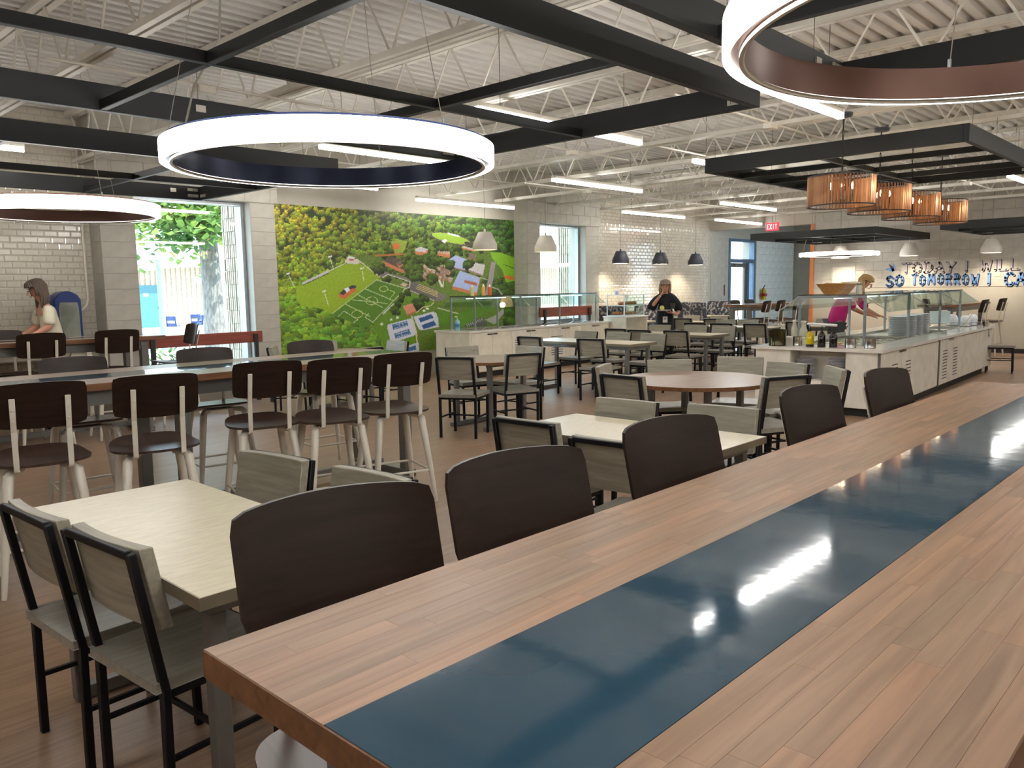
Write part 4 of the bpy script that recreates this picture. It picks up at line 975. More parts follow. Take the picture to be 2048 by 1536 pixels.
# red-brown bench backs before the windows
def wbench(label, x0, x1, y, z0=.84, z1=1.0):
    t = thing('window_bench', label, 'bench', (x0, y, 0)); L = x1-x0
    MB().bx(0, L, 0, .05, z0, z1).build('back_board', M_bench, t, bev=.008)
    
    if y < 10.8: MB().bx(0, L, -.48, -.02, .43, .47).build('seat_board', M_bench, t, bev=.006)
    for x in (.12, L-.12):
        MB().bx(x-.03, x+.03, -.03, 0, 0.0, z1-.04).build('leg', M_dark, t, smooth=False)
        if y < 10.8: MB().bx(x-.03, x+.03, -.44, -.38, 0, .43).build('leg', M_dark, t, smooth=False)
wbench('long red brown wooden bench with its back board across the tree window', 4.30, 6.02, 10.72)
wbench('red brown bench board under the second window, behind the salad counter', 12.3, 14.0, 10.86, .95, 1.15)

# fire extinguisher (yellow), exit sign, sheets
t = thing('fire_extinguisher', 'small yellow fire extinguisher on the white block wall beside the glazed door', 'extinguisher', (22.75, YW-.11, 1.08))
MB().lathe([(.001,0),(.07,0),(.075,.02),(.075,.26),(.05,.32),(.025,.34),(.001,.34)], 20).build('cylinder', mat('yellow tank', (214,180,40), .3), t); MB().tube([(0,0,.34),(0,0,.38),(.08,0,.43)], .012, 6).build('valve_lever', M_dark, t); MB().tube([(0,0,.36),(-.09,0,.33),(-.1,0,.058)], .01, 6).build('hose', M_dark, t)
MB().box((0,0,.15), (.151,.151,.09)).build('red_label', mat('red label', (190,50,40), .4), t)
GLY = {'A':[[(0,0),(.5,1),(1,0)],[(.22,.38),(.78,.38)]],'C':[[(1,.82),(.75,1),(.3,.96),(.05,.6),(.05,.35),(.3,.03),(.75,0),(1,.2)]],'D':[[(.08,0),(.08,1),(.55,.95),(.95,.6),(.95,.38),(.55,.03),(.08,0)]],'E':[[(1,1),(.08,1),(.08,0),(1,0)],[(.08,.5),(.8,.5)]],
 'I':[[(.5,0),(.5,1)]],'L':[[(.1,1),(.1,0),(.95,0)]],'M':[[(0,0),(.15,1),(.5,.3),(.85,1),(1,0)]],'O':[[(.5,1),(.15,.85),(.02,.5),(.15,.13),(.5,0),(.85,.13),(.98,.5),(.85,.85),(.5,1)]],'R':[[(.08,0),(.08,1),(.6,1),(.92,.8),(.85,.58),(.5,.48),(.08,.48)],[(.45,.48),(.95,0)]],
 'S':[[(.92,.85),(.6,1),(.2,.92),(.1,.72),(.35,.54),(.75,.45),(.92,.25),(.7,.04),(.35,0),(.05,.16)]],'T':[[(0,1),(1,1)],[(.5,1),(.48,0)]],'W':[[(0,1),(.22,0),(.5,.7),(.78,0),(1,1)]],'X':[[(0,0),(1,1)],[(0,1),(1,0)]],'Y':[[(0,1),(.5,.48),(1,1)],[(.5,.48),(.42,0)]]}
def stroke(m, pts, wd, place, t0, t1):
    for a, b in zip(pts[:-1], pts[1:]):
        dx, dy = b[0]-a[0], b[1]-a[1]; L = math.hypot(dx, dy) or 1e-6; nx, ny = -dy/L*wd/2, dx/L*wd/2
        q = [(a[0]+nx,a[1]+ny),(b[0]+nx,b[1]+ny),(b[0]-nx,b[1]-ny),(a[0]-nx,a[1]-ny)]
        m.prism(q, t0, t1, place)
    for p in pts: m.prism([(p[0]+wd/2*math.cos(2*PI*k/10), p[1]+wd/2*math.sin(2*PI*k/10)) for k in range(10)], t0, t1, place)
def letter(ch, parent, name, u, v, w_, h_, st, face, mt, t0, t1, skew=0):
    """u,v lower left on the wall; face(u,v,t) -> xyz"""
    m = MB()
    for s in GLY[ch]: stroke(m, [(u+px*w_+skew*py*h_, v+py*h_) for px, py in s], st, face, t0, t1)
    return m.build(name, mt, parent, smooth=False)
t = thing('exit_sign', 'red lit exit sign hanging before the lobby opening', 'sign', (19.2, 9.25, 2.86))
MB().bx(-.015,.015,-.17,.17,0,.2).build('sign_box', mat('red lit sign face', (200,30,50), .4, emis=(230,30,50), estr=1.1), t, bev=.004)
ex = MB()
for i, ch in enumerate('EXIT'):
    letter(ch, t, 'letter', .125-i*.066-.0 if False else i*.068-.125, .045, .045, .11, .014, lambda u,v,q: (-.0155-q, -u, v), mat('pale lit letters', (255,200,200), .4, emis=(255,190,190), estr=1.6), 0, .002)
MB().tube([(0,0,.2),(0,0,ZD-2.86)], .006, 6).build('hanger', M_gcab, t)
o = MB().bx(-.012,0,-.27,.27,0,.5).build('blank_wall_panel', mat('grey taped sheet', (206,200,186), .6)); o.location = (XE-.009, 7.66, 1.43); tag(o, 'blank pale grey sheet on the cream wall above the wooden bowl', 'sheet')
o = MB().bx(-.03,.03,-.005,0,0,.3).build('wall_plate', mat('maroon notice', (110,50,60), .5)); o.location = (20.55, YW-.02, 1.25); tag(o, 'small narrow maroon plate on the cream pier left of the glazed door', 'sign')

# ================================================================== WALL LETTERING
WL = thing('wall_lettering', 'hand painted grey and blue words on the cream end wall', 'lettering', (XE, 0, 0))
M_lg = mat('grey lettering', (166,162,162), .6); M_lb = mat('sky blue lettering', (110,152,206), .6); M_lp = mat('plum lettering shade', (66,46,82), .6); M_ln = mat('navy lettering shade', (42,44,76), .6)
wf = lambda u, v, q: (-.0085-q, -u, v)
def words(txt, y0, y1, z0, z1, mf, ms, st, fl=.74):
    n = len(txt); wts = [(.55 if c == ' ' else (.42 if c == 'I' else (1.25 if c in 'MW' else 1))) for c in txt]; tot = sum(wts); u = -y0; W_ = (y0-y1)
    for c, wt in zip(txt, wts):
        cw = W_*wt/tot
        if c != ' ':
            jz = random.uniform(-.012,.012); a = (u+cw*(1-fl)*.4, z0+jz, cw*fl, z1-z0)
            letter(c, WL, 'letter_shade', a[0]+.018, a[1]-.016, a[2], a[3], st*.95, wf, ms, 0, .0015)
            letter(c, WL, 'letter', a[0], a[1], a[2], a[3], st*.9, wf, mf, .0015, .003)
        u += cw
random.seed(11)
words('TODAY', 6.36, 5.20, 1.75, 1.97, M_lg, M_lp, .050); words('I', 5.08, 4.94, 1.76, 1.98, M_lg, M_lp, .050); words('WILL', 4.76, 4.00-.02, 1.77, 1.99, M_lg, M_lp, .050); words('DO', 3.86, 3.45, 1.79, 2.0, M_lg, M_lp, .050)
words('SO', 6.70, 6.28, 1.46, 1.69, M_lb, M_ln, .058); words('TOMORROW', 6.14, 4.72, 1.48, 1.70, M_lb, M_ln, .046, .60); words('I', 4.62, 4.50, 1.47, 1.70, M_lb, M_ln, .058); words('CA', 4.28, 3.86, 1.46, 1.71, M_lb, M_ln, .058)
# blue flick marks
for q in range(3):
    a = math.radians((150, 120, 95)[q]); c = (6.52, 1.80)
    tip = (-c[0]+math.cos(a)*.24, c[1]+math.sin(a)*.20*(1 if q else .5)); n1 = (-math.sin(a)*.03, math.cos(a)*.03)
    m = MB(); m.prism([(-c[0]-n1[0],c[1]-n1[1]),(-c[0]+math.cos(a)*.12+n1[0]*-1.6,c[1]+math.sin(a)*.1-n1[1]),tip,(-c[0]+n1[0],c[1]+n1[1])], 0, .002, wf); m.build('flick_mark', (M_lb, M_ln, M_lb)[q], WL, smooth=False)

# ================================================================== BACK COUNTER AT LEFT
t = thing('drinks_counter', 'white legged serving counter against the left tiled wall', 'counter', (1.2, 10.82, 0))
MB().bx(0, 2.55, 0, .46, .86, .90).build('worktop', M_white, t, bev=.004, smooth=False)
for x in (.05, 1.25, 2.45):
    for y in (.05, .41): MB().bx(x, x+.06, y-.025, y+.025, 0, .86).build('leg', M_white, t, smooth=False)
MB().bx(.1, 2.45, .06, .10, .78, .86).build('rail', M_white, t, smooth=False)
t = thing('drinks_machine', 'blue framed arched drinks dispenser with clear front beside the woman in white', 'dispenser', (3.50, 10.98, .90), math.radians(12))
ar = [(-.17,0),(.17,0),(.17,.60),(.13,.66),(.06,.70),(0,.71),(-.06,.70),(-.13,.66),(-.17,.60)]; iw = [(-.11,.08),(.11,.08),(.125,.14),(.125,.50),(.11,.57),(-.11,.57),(-.125,.50),(-.125,.14)]
vp = lambda x, y, z: (x, -z, y)
M_bl = mat('royal blue plastic', (32,52,110), .3)
MB().prism(ar, -.12, .05, vp).build('housing', M_bl, t, bev=.01)
MB().prism(iw, .05, .062, vp).build('backing', mat('silver backing', (176,170,158), .25, .1), t)
MB().prism([(x*1.02,(y-.33)*1.02+.33) for x,y in iw], .062, .072, vp).build('front_window', M_glass, t, smooth=False)
t = thing('juice_jar', 'large round jar of orange drink at the left photo edge', 'jar', (2.62, 10.95, .90))
MB().lathe([(.001,0),(.12,0),(.15,.05),(.15,.22),(.11,.28),(.001,.28)], 28).build('jar_body', mat('orange drink', (206,130,34), .15, col2=(186,112,24)), t)
MB().lathe([(.11,.28),(.14,.31),(.13,.36),(.06,.40),(.001,.40)], 28).build('jar_shoulder', M_mglass, t); MB().lathe([(.001,.40),(.05,.40),(.05,.46),(.001,.47)], 16).build('lid', M_dwood, t)
o = MB().box((0,0,.05), (.22,.18,.12)).build('condiment_box', M_greym, bev=.01); o.location = (2.98, 11.1, .892); tag(o, 'small grey box with a dial between the orange jar and the woman in white', 'box')

# ================================================================== PEOPLE
M_skin = mat('skin', (196,142,116), .5, col2=(188,132,106)); M_lip = mat('lips', (170,84,76), .4); M_eye = mat('eye dark', (40,30,26), .3)
def skin_mesh(name, joints, edges, mt, parent, sub=2, roots=(0,)):
    me = bpy.data.meshes.new(name); me.from_pydata([j[0] for j in joints], edges, []); me.materials.append(mt)
    o = bpy.data.objects.new(name, me); COL.objects.link(o); o.parent = parent
    md = o.modifiers.new('Skin', 'SKIN'); md.use_smooth_shade = True; md.branch_smoothing = .6
    if not me.skin_vertices:
        bm = bmesh.new(); bm.from_mesh(me); bm.verts.layers.skin.verify(); bm.to_mesh(me); bm.free()
    for i, j in enumerate(joints):
        sv = me.skin_vertices[0].data[i]; r = j[1]; sv.radius = r if isinstance(r, tuple) else (r, r); sv.use_root = i in roots
    o.modifiers.new('Sub', 'SUBSURF').levels = sub; o.modifiers['Sub'].render_levels = sub
    return o
def hand(joints, edges, wrist_i, wpos, dirv, palmn, curl=.5, s=1.0):
    """adds palm and five fingers to a joint list; dirv: wrist to fingers, palmn: palm normal"""
    d = Vector(dirv).normalized(); nrm = Vector(palmn).normalized(); sd = d.cross(nrm).normalized()
    pc = len(joints); joints.append((tuple(Vector(wpos)+d*.045*s), (.034*s,.018*s))); edges.append((wrist_i, pc))
    kn = len(joints); joints.append((tuple(Vector(wpos)+d*.085*s), (.036*s,.015*s))); edges.append((pc, kn))
    for k, (off, ln) in enumerate(((-.030,.062),(-.011,.075),(.010,.070),(.029,.055))):
        b0 = Vector(wpos)+d*.085*s+sd*off*s; base = len(joints); joints.append((tuple(b0), .0095*s)); edges.append((kn, base))
        p1 = b0+(d*math.cos(curl*.6)+nrm*math.sin(curl*.6))*ln*.5*s; p2 = p1+(d*math.cos(curl*1.7)+nrm*math.sin(curl*1.7))*ln*.55*s
        joints.append((tuple(p1), .0085*s)); edges.append((base, base+1)); joints.append((tuple(p2), .0072*s)); edges.append((base+1, base+2))
    tb = len(joints); joints.append((tuple(Vector(wpos)+d*.03*s-sd*.034*s+nrm*.006), .012*s)); edges.append((pc, tb))
    joints.append((tuple(Vector(wpos)+d*.06*s-sd*.055*s+nrm*.018*s), .0105*s)); edges.append((tb, tb+1)); joints.append((tuple(Vector(wpos)+d*.085*s-sd*.052*s+nrm*.032*s), .0088*s)); edges.append((tb+1, tb+2))
def head_parts(t, c, fwd, hair, style, hl=.25):
    """c: head centre; fwd: facing unit vector"""
    f = Vector(fwd).normalized(); side = f.cross(Vector((0,0,1))).normalized(); up = side.cross(f); c = Vector(c)
    def P(a, b, u): return c+f*a+side*b+up*u
    for s in (-1,1):
        m = MB(); e = P(.086, s*.031, .008); m.lathe([(.001,-.006),(.012,-.003),(.013,.003),(.001,.006)], 10, tuple(e)); m.build('eye', M_eye, t)
        MB().tube([P(.082,s*.015,.032),P(.088,s*.032,.036),P(.074,s*.052,.030)], .0035, 5).build('eyebrow', hair, t)
        MB().tube([P(-.005,s*.078,.02),P(-.012,s*.088,.005),P(-.004,s*.08,-.025)], [.012,.014,.009], 8).build('ear', M_skin, t)
    MB().tube([P(.088,0,.02),P(.104,0,-.008),P(.112,0,-.022),P(.09,0,-.03)], [.008,.011,.014,.009], 8).build('nose', M_skin, t)
    MB().tube([P(.086,-.022,-.055),P(.096,0,-.053),P(.086,.022,-.055)], [.003,.0065,.003], 6).build('mouth', M_lip, t)
    # hair: cap over the skull + hanging mass of strands
    h = MB(); n = 26
    for k in range(n):
        for j in range(5):
            a = 2*PI*k/n; fr = math.cos(a)   # a=0 is the face side
            if fr > .42 or (style == 'tail' and fr > -.5): ln = .0
            elif fr > .12: ln = hl*.35
            else: ln = hl
            r0 = .035+.012*j
            p0 = P(math.cos(a)*r0, math.sin(a)*r0, .118-.004*j); p1 = P(math.cos(a)*.085, math.sin(a)*.078, .085); p2 = P(math.cos(a)*.104-.006, math.sin(a)*.094, .02)
            pts = [p0, p1, p2]
            if fr > .42: pts = [p0, p1, P(math.cos(a)*.098, math.sin(a)*.09, .052)]
            if ln > .06:
                w_ = .012*math.sin(k*2.3+j); down = Vector((0,0,-1)); q = p2+down*(ln*.5)+side*w_+f*(-.008); pts += [q, p2+down*ln*.97+side*w_*1.4-f*.004+(c-p2)*.18*Vector((1,1,0)).length*.3]
            rr = [.013,.017,.017]+([.016,.006] if len(pts) > 3 else [])
            h.tube(pts, rr, 6)
    o = h.build('hair', hair, t); 
    return P

# --- woman in white T-shirt, facing left (towards -x), working at the counter
W1 = thing('person', 'woman with brown hair, white T-shirt and pale trousers, standing at the left', 'person', (3.18, 10.50, 0), 0)
J = [((0,0,.95),(.15,.12)),((-.01,0,1.12),(.13,.10)),((-.03,0,1.30),(.15,.10)),((-.06,0,1.43),(.09,.08)),((-.085,0,1.50),.05),((-.12,0,1.565),(.065,.065)),((-.135,0,1.63),(.092,.08)),((-.125,0,1.69),(.07,.062)),
     ((-.07,-.17,1.40),.055),((-.10,-.22,1.20),.043),((-.28,-.20,1.10),.034),((-.38,-.15,1.10),(.026,.02)),
     ((-.07,.17,1.40),.055),((-.10,.22,1.20),.043),((-.27,.18,1.09),.034),((-.37,.12,1.08),(.026,.02)),
     ((0,-.09,.86),.095),((-.01,-.10,.48),.06),((.02,-.10,.08),.04),((-.10,-.11,.04),.035),((0,.09,.86),.095),((-.01,.10,.48),.06),((.02,.10,.08),.04),((-.10,.11,.04),.035)]
E_ = [(0,1),(1,2),(2,3),(3,4),(4,5),(5,6),(6,7),(3,8),(8,9),(9,10),(10,11),(3,12),(12,13),(13,14),(14,15),(0,16),(16,17),(17,18),(18,19),(0,20),(20,21),(21,22),(22,23)]
J1 = list(J); E1 = list(E_); hand(J1, E1, 11, (-.38,-.15,1.10), (-1,.15,-.1), (0,0,-1), .5); hand(J1, E1, 15, (-.37,.12,1.08), (-1,-.1,0), (0,0,1), .6)
skin_mesh('body', J1, E1, M_skin, W1)
M_tee = mat('off white T-shirt', (222,214,190), .8, bump=.2, bscale=25); M_tr = mat('pale beige trousers', (206,198,172), .8)
skin_mesh('shirt', [((0,0,.88),(.165,.13)),((-.005,0,1.0),(.155,.125)),((-.012,0,1.14),(.15,.12)),((-.03,0,1.31),(.165,.118)),((-.055,0,1.42),(.12,.10)),((-.068,0,1.455),.075),((-.07,-.16,1.41),.074),((-.09,-.215,1.27),.068),((-.10,-.225,1.21),.066),((-.07,.16,1.41),.074),((-.09,.215,1.27),.068),((-.10,.225,1.21),.066)],
   [(0,1),(1,2),(2,3),(3,4),(4,5),(4,6),(6,7),(7,8),(4,9),(9,10),(10,11)], M_tee, W1)
skin_mesh('trousers', [((0,0,.97),(.155,.125)),((0,-.095,.84),.112),((-.008,-.10,.48),.078),((.02,-.10,.10),.062),((0,.095,.84),.112),((-.008,.10,.48),.078),((.02,.10,.10),.062)], [(0,1),(1,2),(2,3),(0,4),(4,5),(5,6)], M_tr, W1)
M_hair1 = mat('ash brown hair', (104,86,72), .5, col2=(70,56,46), scale=(40,40,3), nscale=3)
head_parts(W1, (-.135,0,1.628), (-1,0,-.35), M_hair1, 'long', .24)
for s in (-1,1): MB().box((-.06,s*.10,.035), (.25,.09,.07)).build('shoe', M_dark, W1, bev=.02)
o = MB().lathe([(.001,0),(.08,0),(.12,.014),(.12,.018),(.001,.006)], 24).build('dinner_plate', M_plate); o.location = (2.70, 10.52, 1.075); tag(o, 'small white plate in the hands of the woman in the white T-shirt', 'plate')

# --- woman in black, eating
W2 = thing('person', 'woman with grey blonde hair and loose black dress, eating from a plate', 'person', (12.78, 8.22, 0), math.radians(214))
# local +x = the way she faces
J2 = [((0,0,.92),(.15,.13)),((0,0,1.08),(.14,.12)),((0,0,1.25),(.15,.11)),((.01,0,1.36),(.09,.08)),((.02,0,1.42),.048),((.045,0,1.475),(.062,.062)),((.05,0,1.54),(.088,.078)),((.04,0,1.60),(.068,.06)),
     ((.0,-.15,1.29),.045),((.06,-.27,1.12),.045),((.14,-.16,1.28),.034),((.15,-.065,1.40),(.025,.02)),
     ((.0,.15,1.29),.045),((.03,.25,1.08),.045),((.22,.20,1.03),.034),((.30,.13,1.06),(.025,.02)),
     ((0,-.09,.84),.09),((0,-.10,.46),.06),((0,-.10,.08),.04),((.11,-.11,.04),.035),((0,.09,.84),.09),((0,.10,.46),.06),((0,.10,.08),.04),((.11,.11,.04),.035)]
E2 = list(E_); hand(J2, E2, 11, (.15,-.065,1.40), (-.02,.55,.85), (-1,0,.2), .9, .9); hand(J2, E2, 15, (.30,.13,1.06), (.35,-.85,.12), (0,0,1), .5, .95)
skin_mesh('body', J2, E2, M_skin, W2)
M_blk = mat('black jersey', (20,22,30), .85)
skin_mesh('dress', [((0,0,.30),(.24,.21)),((0,0,.60),(.23,.20)),((0,0,.92),(.215,.18)),((0,0,1.10),(.20,.16)),((.0,0,1.25),(.20,.145)),((.01,0,1.345),(.16,.13)),((.014,0,1.395),.085),((.0,-.15,1.33),.125),((.045,-.24,1.17),.10),((.06,-.265,1.11),.08),((.0,.15,1.33),.125),((.025,.24,1.17),.10),((.05,.25,1.07),.082)],
   [(0,1),(1,2),(2,3),(3,4),(4,5),(5,6),(5,7),(7,8),(8,9),(5,10),(10,11),(11,12)], M_blk, W2)
skin_mesh('trousers', [((0,0,.80),(.15,.14)),((0,-.10,.70),.11),((0,-.10,.46),.085),((0,-.10,.08),.065),((0,.10,.70),.11),((0,.10,.46),.085),((0,.10,.08),.065)], [(0,1),(1,2),(2,3),(0,4),(4,5),(5,6)], M_blk, W2)
M_hair2 = mat('grey blonde hair', (172,156,138), .5, col2=(120,104,90), scale=(40,40,3), nscale=3)
head_parts(W2, (.05,0,1.538), (1,0,-.15), M_hair2, 'bob', .15)
MB().tube([(.06,-.08,1.36),(.17,-.02,1.15),(.19,0,1.0)], .004, 5).build('lanyard', mat('navy lanyard', (34,44,84), .7), W2)
MB().tube([(.06,.08,1.36),(.17,.02,1.15),(.19,0,1.0)], .004, 5).build('lanyard', mat('navy lanyard', (34,44,84), .7), W2)
MB().box((.205,0,.94), (.006,.085,.11)).build('name_badge', mat('white badge', (226,222,210), .5), W2, bev=.002)
MB().box((.209,0,.955), (.002,.04,.035)).build('badge_print', mat('badge grey print', (150,146,140), .5), W2)
MB().lathe([(.030,-.008),(.034,-.008),(.034,.008),(.030,.008)], 16, (.147,-.10,1.365)).build('bracelet', mat('silver bracelet', (220,214,200), .2, .9), W2)
for s in (-1,1): MB().box((.05,s*.10,.035), (.24,.085,.07)).build('shoe', M_dark, W2, bev=.02)
Mw = Matrix.Translation((12.78,8.22,0))@Matrix.Rotation(math.radians(214),4,'Z')
o = MB().lathe([(.001,0),(.09,.0),(.125,.016),(.125,.021),(.001,.008)], 28).build('dinner_plate', M_plate); o.location = Mw@Vector((.33,-.02,1.10)); tag(o, 'pale plate held at waist height by the woman in black', 'plate')
o = MB().lathe([(.001,-.045),(.03,-.035),(.045,0),(.03,.035),(.001,.045)], 16).build('lemon_slice', mat('yellow fruit', (222,210,90), .5)); o.location = Mw@Vector((.33,-.06,1.155)); tag(o, 'round yellow piece of fruit on the plate of the woman in black', 'fruit')
o = MB().lathe([(.001,0),(.04,0),(.05,.09),(.048,.1),(.046,.09),(.036,.008),(.001,.008)], 20).build('drinking_glass', mat('dark drink glass', (60,60,54), .1)); o.location = Mw@Vector((.28,.13,1.135)); tag(o, 'small dark glass balanced over the plate in the left hand of the woman in black', 'glass')

# --- woman in pink, leaning over the far side of the island
W3S = 1.05
W3 = thing('person', 'woman with blonde hair and bright pink top leaning over the serving island', 'person', (13.40, 5.30, 0), math.radians(-50))
J3 = [((0,0,.92),(.15,.13)),((.05,0,1.08),(.14,.11)),((.16,0,1.24),(.15,.10)),((.27,0,1.34),(.09,.08)),((.33,0,1.39),.048),((.39,0,1.42),(.062,.062)),((.43,0,1.47),(.088,.078)),((.44,0,1.53),(.068,.06)),
     ((.24,-.17,1.29),.055),((.34,-.22,1.08),.043),((.50,-.20,.99),.033),((.58,-.16,.96),(.025,.02)),
     ((.24,.17,1.29),.055),((.30,.24,1.08),.043),((.48,.22,.99),.033),((.56,.18,.96),(.025,.02)),
     ((0,-.09,.84),.09),((-.01,-.10,.46),.06),((-.02,-.10,.08),.04),((.09,-.11,.04),.035),((0,.09,.84),.09),((-.01,.10,.46),.06),((-.02,.10,.08),.04),((.09,.11,.04),.035)]
E3 = list(E_); hand(J3, E3, 11, (.58,-.16,.96), (1,.1,-.2), (0,0,-1), .5, .95); hand(J3, E3, 15, (.56,.18,.96), (1,-.1,-.2), (0,0,-1), .5, .95)
skin_mesh('body', J3, E3, M_skin, W3)
skin_mesh('top', [((-.01,0,.80),(.17,.15)),((.02,0,.98),(.165,.14)),((.08,0,1.14),(.17,.13)),((.17,0,1.25),(.175,.125)),((.26,0,1.335),(.12,.10)),((.285,0,1.36),.075),((.24,-.16,1.29),.078),((.32,-.215,1.14),.07),((.38,-.22,1.06),.062),((.24,.16,1.29),.078),((.29,.23,1.14),.07),((.36,.235,1.06),.062)],
   [(0,1),(1,2),(2,3),(3,4),(4,5),(4,6),(6,7),(7,8),(4,9),(9,10),(10,11)], mat('bright pink top', (206,36,128), .75, col2=(176,24,104), nscale=9), W3)
skin_mesh('trousers', [((0,0,.95),(.16,.14)),((0,-.095,.82),.115),((-.01,-.10,.46),.08),((-.02,-.10,.10),.06),((0,.095,.82),.115),((-.01,.10,.46),.08),((-.02,.10,.10),.06)], [(0,1),(1,2),(2,3),(0,4),(4,5),(5,6)], mat('dark grey trousers', (70,68,70), .8), W3); W3.scale = (1.05,1.05,1.055)
head_parts(W3, (.43,0,1.468), (1,0,-.5), mat('blonde hair', (200,166,112), .45, col2=(160,124,76), scale=(40,40,3), nscale=3), 'tail', .26)
for s in (-1,1): MB().box((.04,s*.10,.035), (.24,.085,.07)).build('shoe', M_dark, W3, bev=.02)

# ================================================================== OUTSIDE
struct(MB().bx(-30, 60, 11.7, 60, -.32, -.12).build('ground', mat('sunlit paving', (206,196,180), .8, col2=(186,176,160), nscale=2), smooth=False))
M_rib = mat('pale split ribbed block', (206,194,172), .85, col2=(180,168,148), nscale=10, bump=.3, bscale=30)
def ribbed(label, x0, x1, y, z0, z1, pitch=.10, depth=.035, blk=.2, face=-1):
    t = thing('ribbed_wall', label, 'wall', (x0, y, 0)); n = 0
    MB().bx(0, x1-x0, 0, .3, z0, z1).build('wall_core', M_rib, t, smooth=False)
    r = MB(); k = 0
    while k*pitch < x1-x0:
        z = z0
        while z < z1-.02:
            j = random.uniform(-.004,.004); r.bx(k*pitch+.012, k*pitch+pitch*.62, -depth+j, 0, z+.006, min(z+blk, z1)-.004); z += blk
        k += 1
    o = r.build('ribs', M_rib, t, smooth=False); o['kind'] = 'stuff'
    return t
ribbed('far sunlit ribbed block wall of the building across the terrace', 10, 56, 41.0, -.12, 3.0, .26, .07, .4)
t = thing('far_roof', 'pale overhanging roof edge above the ribbed wall outside', 'roof', (9, 39.6, 3.0))
MB().bx(0, 48, 0, 8, 0, 1.2).build('fascia', mat('white fascia', (240,240,236), .6), t, smooth=False)
for x0, y0, y1, lb in ((6.12, 11.5, 12.02, 'rough ribbed block pier just outside the right side of the tree window'), (14.0, 11.48, 11.86, 'rough ribbed block pier outside the second window')):
    t = thing('block_pier', lb, 'pier', (x0, y0, 0)); z = -.12; L = y1-y0
    MB().bx(.05, .5, .0, L, -.12, 3.6).build('core', M_rib, t, smooth=False)
    while z < 3.5:
        m = MB()
        for q in range(int(L/.06)): m.bx(.0+random.uniform(-.006,.006), .05, q*.06+.012, q*.06+.048, z+.008, z+.198)
        m.build('block', M_rib, t, smooth=False); z += .2
t = thing('teal_door', 'teal metal door in the ribbed wall across the terrace', 'door', (16.3, 40.84, -.12))
MB().bx(0, 1.1, -.02, .06, 0, 2.1).build('door_leaf', mat('teal paint', (66,118,130), .5), t, smooth=False); MB().bx(.25,.5,-.03,-.02,1.55,1.7).build('notice', M_white, t, smooth=False); MB().bx(.95,1.02,-.07,-.02,.95,1.05).build('handle', M_steel, t)
o = MB().tube([(0,0,-.12),(0,0,2.6)], .09, 10).build('steel_post', mat('grey blue post', (120,140,160), .5)); o.location = (10.25, 24.0, 0); tag(o, 'grey blue steel post outside, left of the tree trunk', 'post')
# umbrella
t = thing('patio_umbrella', 'pale green patio umbrella outside, right of the tree trunk', 'umbrella', (14.3, 28.0, -.12))
MB().tube([(0,0,0),(0,0,2.75)], .03, 8).build('pole', M_alum, t)
m = MB(); n = 8; vs = [(0,0,2.8)]+[(1.05*math.cos(2*PI*k/n),1.05*math.sin(2*PI*k/n),2.25) for k in range(n)]+[(1.07*math.cos(2*PI*k/n),1.07*math.sin(2*PI*k/n),2.05) for k in range(n)]+[(0,0,2.77)]
m.add(vs, [(0,1+k,1+(k+1)%n) for k in range(n)]+[(1+k,9+k,9+(k+1)%n,1+(k+1)%n) for k in range(n)]); m.build('canopy', mat('pale green canvas', (190,222,212), .7), t, smooth=False)
# awning above the terrace (white, scalloped)
t = thing('terrace_canopy', 'white scalloped canopy stretched over the terrace outside', 'canopy', (9.0, 30.5, 2.5)); M_awn = mat('white canvas', (244,246,248), .7)
m = MB(); N = 40; vs = []
for k in range(N+1):
    x = 14*k/N; sag = .16*abs(math.sin(PI*k/10)); vs += [(x, 0, .12-sag*.0+.0), (x, 0, -.10+sag), (x, 3.4, 1.3)]
m.add(vs, [(3*k,3*k+1,3*k+4,3*k+3) for k in range(N)]+[(3*k,3*k+3,3*k+5,3*k+2) for k in range(N)]); m.build('cloth', M_awn, t, smooth=False)
# tree
t = thing('maple_tree', 'tall leafy tree with thick grey trunk standing outside the first window', 'tree', (8.20, 16.6, -.12))
M_bark = mat('grey bark', (142,138,132), .9, col2=(96,92,90), scale=(3,3,.8), nscale=9, bump=1.0)
MB().tube([(0.05,0,0),(.02,0,.5),(0,0,1.6),(-.04,0,2.8),(-.12,.05,4.4),(-.18,.1,6.5)], [.30,.24,.21,.19,.15,.10], 20).build('trunk', M_bark, t)
random.seed(21)
lm = MB(); ctr = []
brs = [((0,0,2.7),(-1.5,-.7,2.95)),((0,0,3.0),(-2.2,-.5,3.6)),((0,0,3.4),(-1.6,-.3,4.1)),((-.05,0,3.3),(1.0,-.5,3.6)),((-.05,0,3.8),(1.3,-.6,4.8)),((-.1,0,4.2),(-1.0,-1.0,5.4)),((-.1,0,4.6),(.8,.6,6.2)),((0,0,2.7),(-.5,-1.1,3.2))]
for a, b_ in brs:
    c1 = [(a[0]*(1-q)+b_[0]*q, a[1]*(1-q)+b_[1]*q, a[2]*(1-q)+b_[2]*q+.15*math.sin(PI*q)) for q in (0,.33,.66,1)]
    MB().tube(c1, [.06,.045,.03,.015], 8).build('branch', M_bark, t); ctr += c1[1:]
for q in range(6500):
    c = random.choice(ctr); p = Vector(c)+Vector((random.gauss(0,.42), random.gauss(0,.42), random.gauss(0.05,.30)))
    if abs(p.x) < .35 and p.z < 2.75: continue
    s = random.uniform(.055,.10); rot = Matrix.Rotation(random.random()*6.28,3,'Z')@Matrix.Rotation(random.uniform(-1.2,1.2),3,'X')
    lm.add([p+rot@Vector(v_)*s for v_ in ((-.2,-.9,0),(.9,-.35,.12),(.6,.35,.05),(0,1,.1),(-.6,.35,.05),(-.9,-.35,.12))], [(0,1,2,5),(5,2,3,4)])
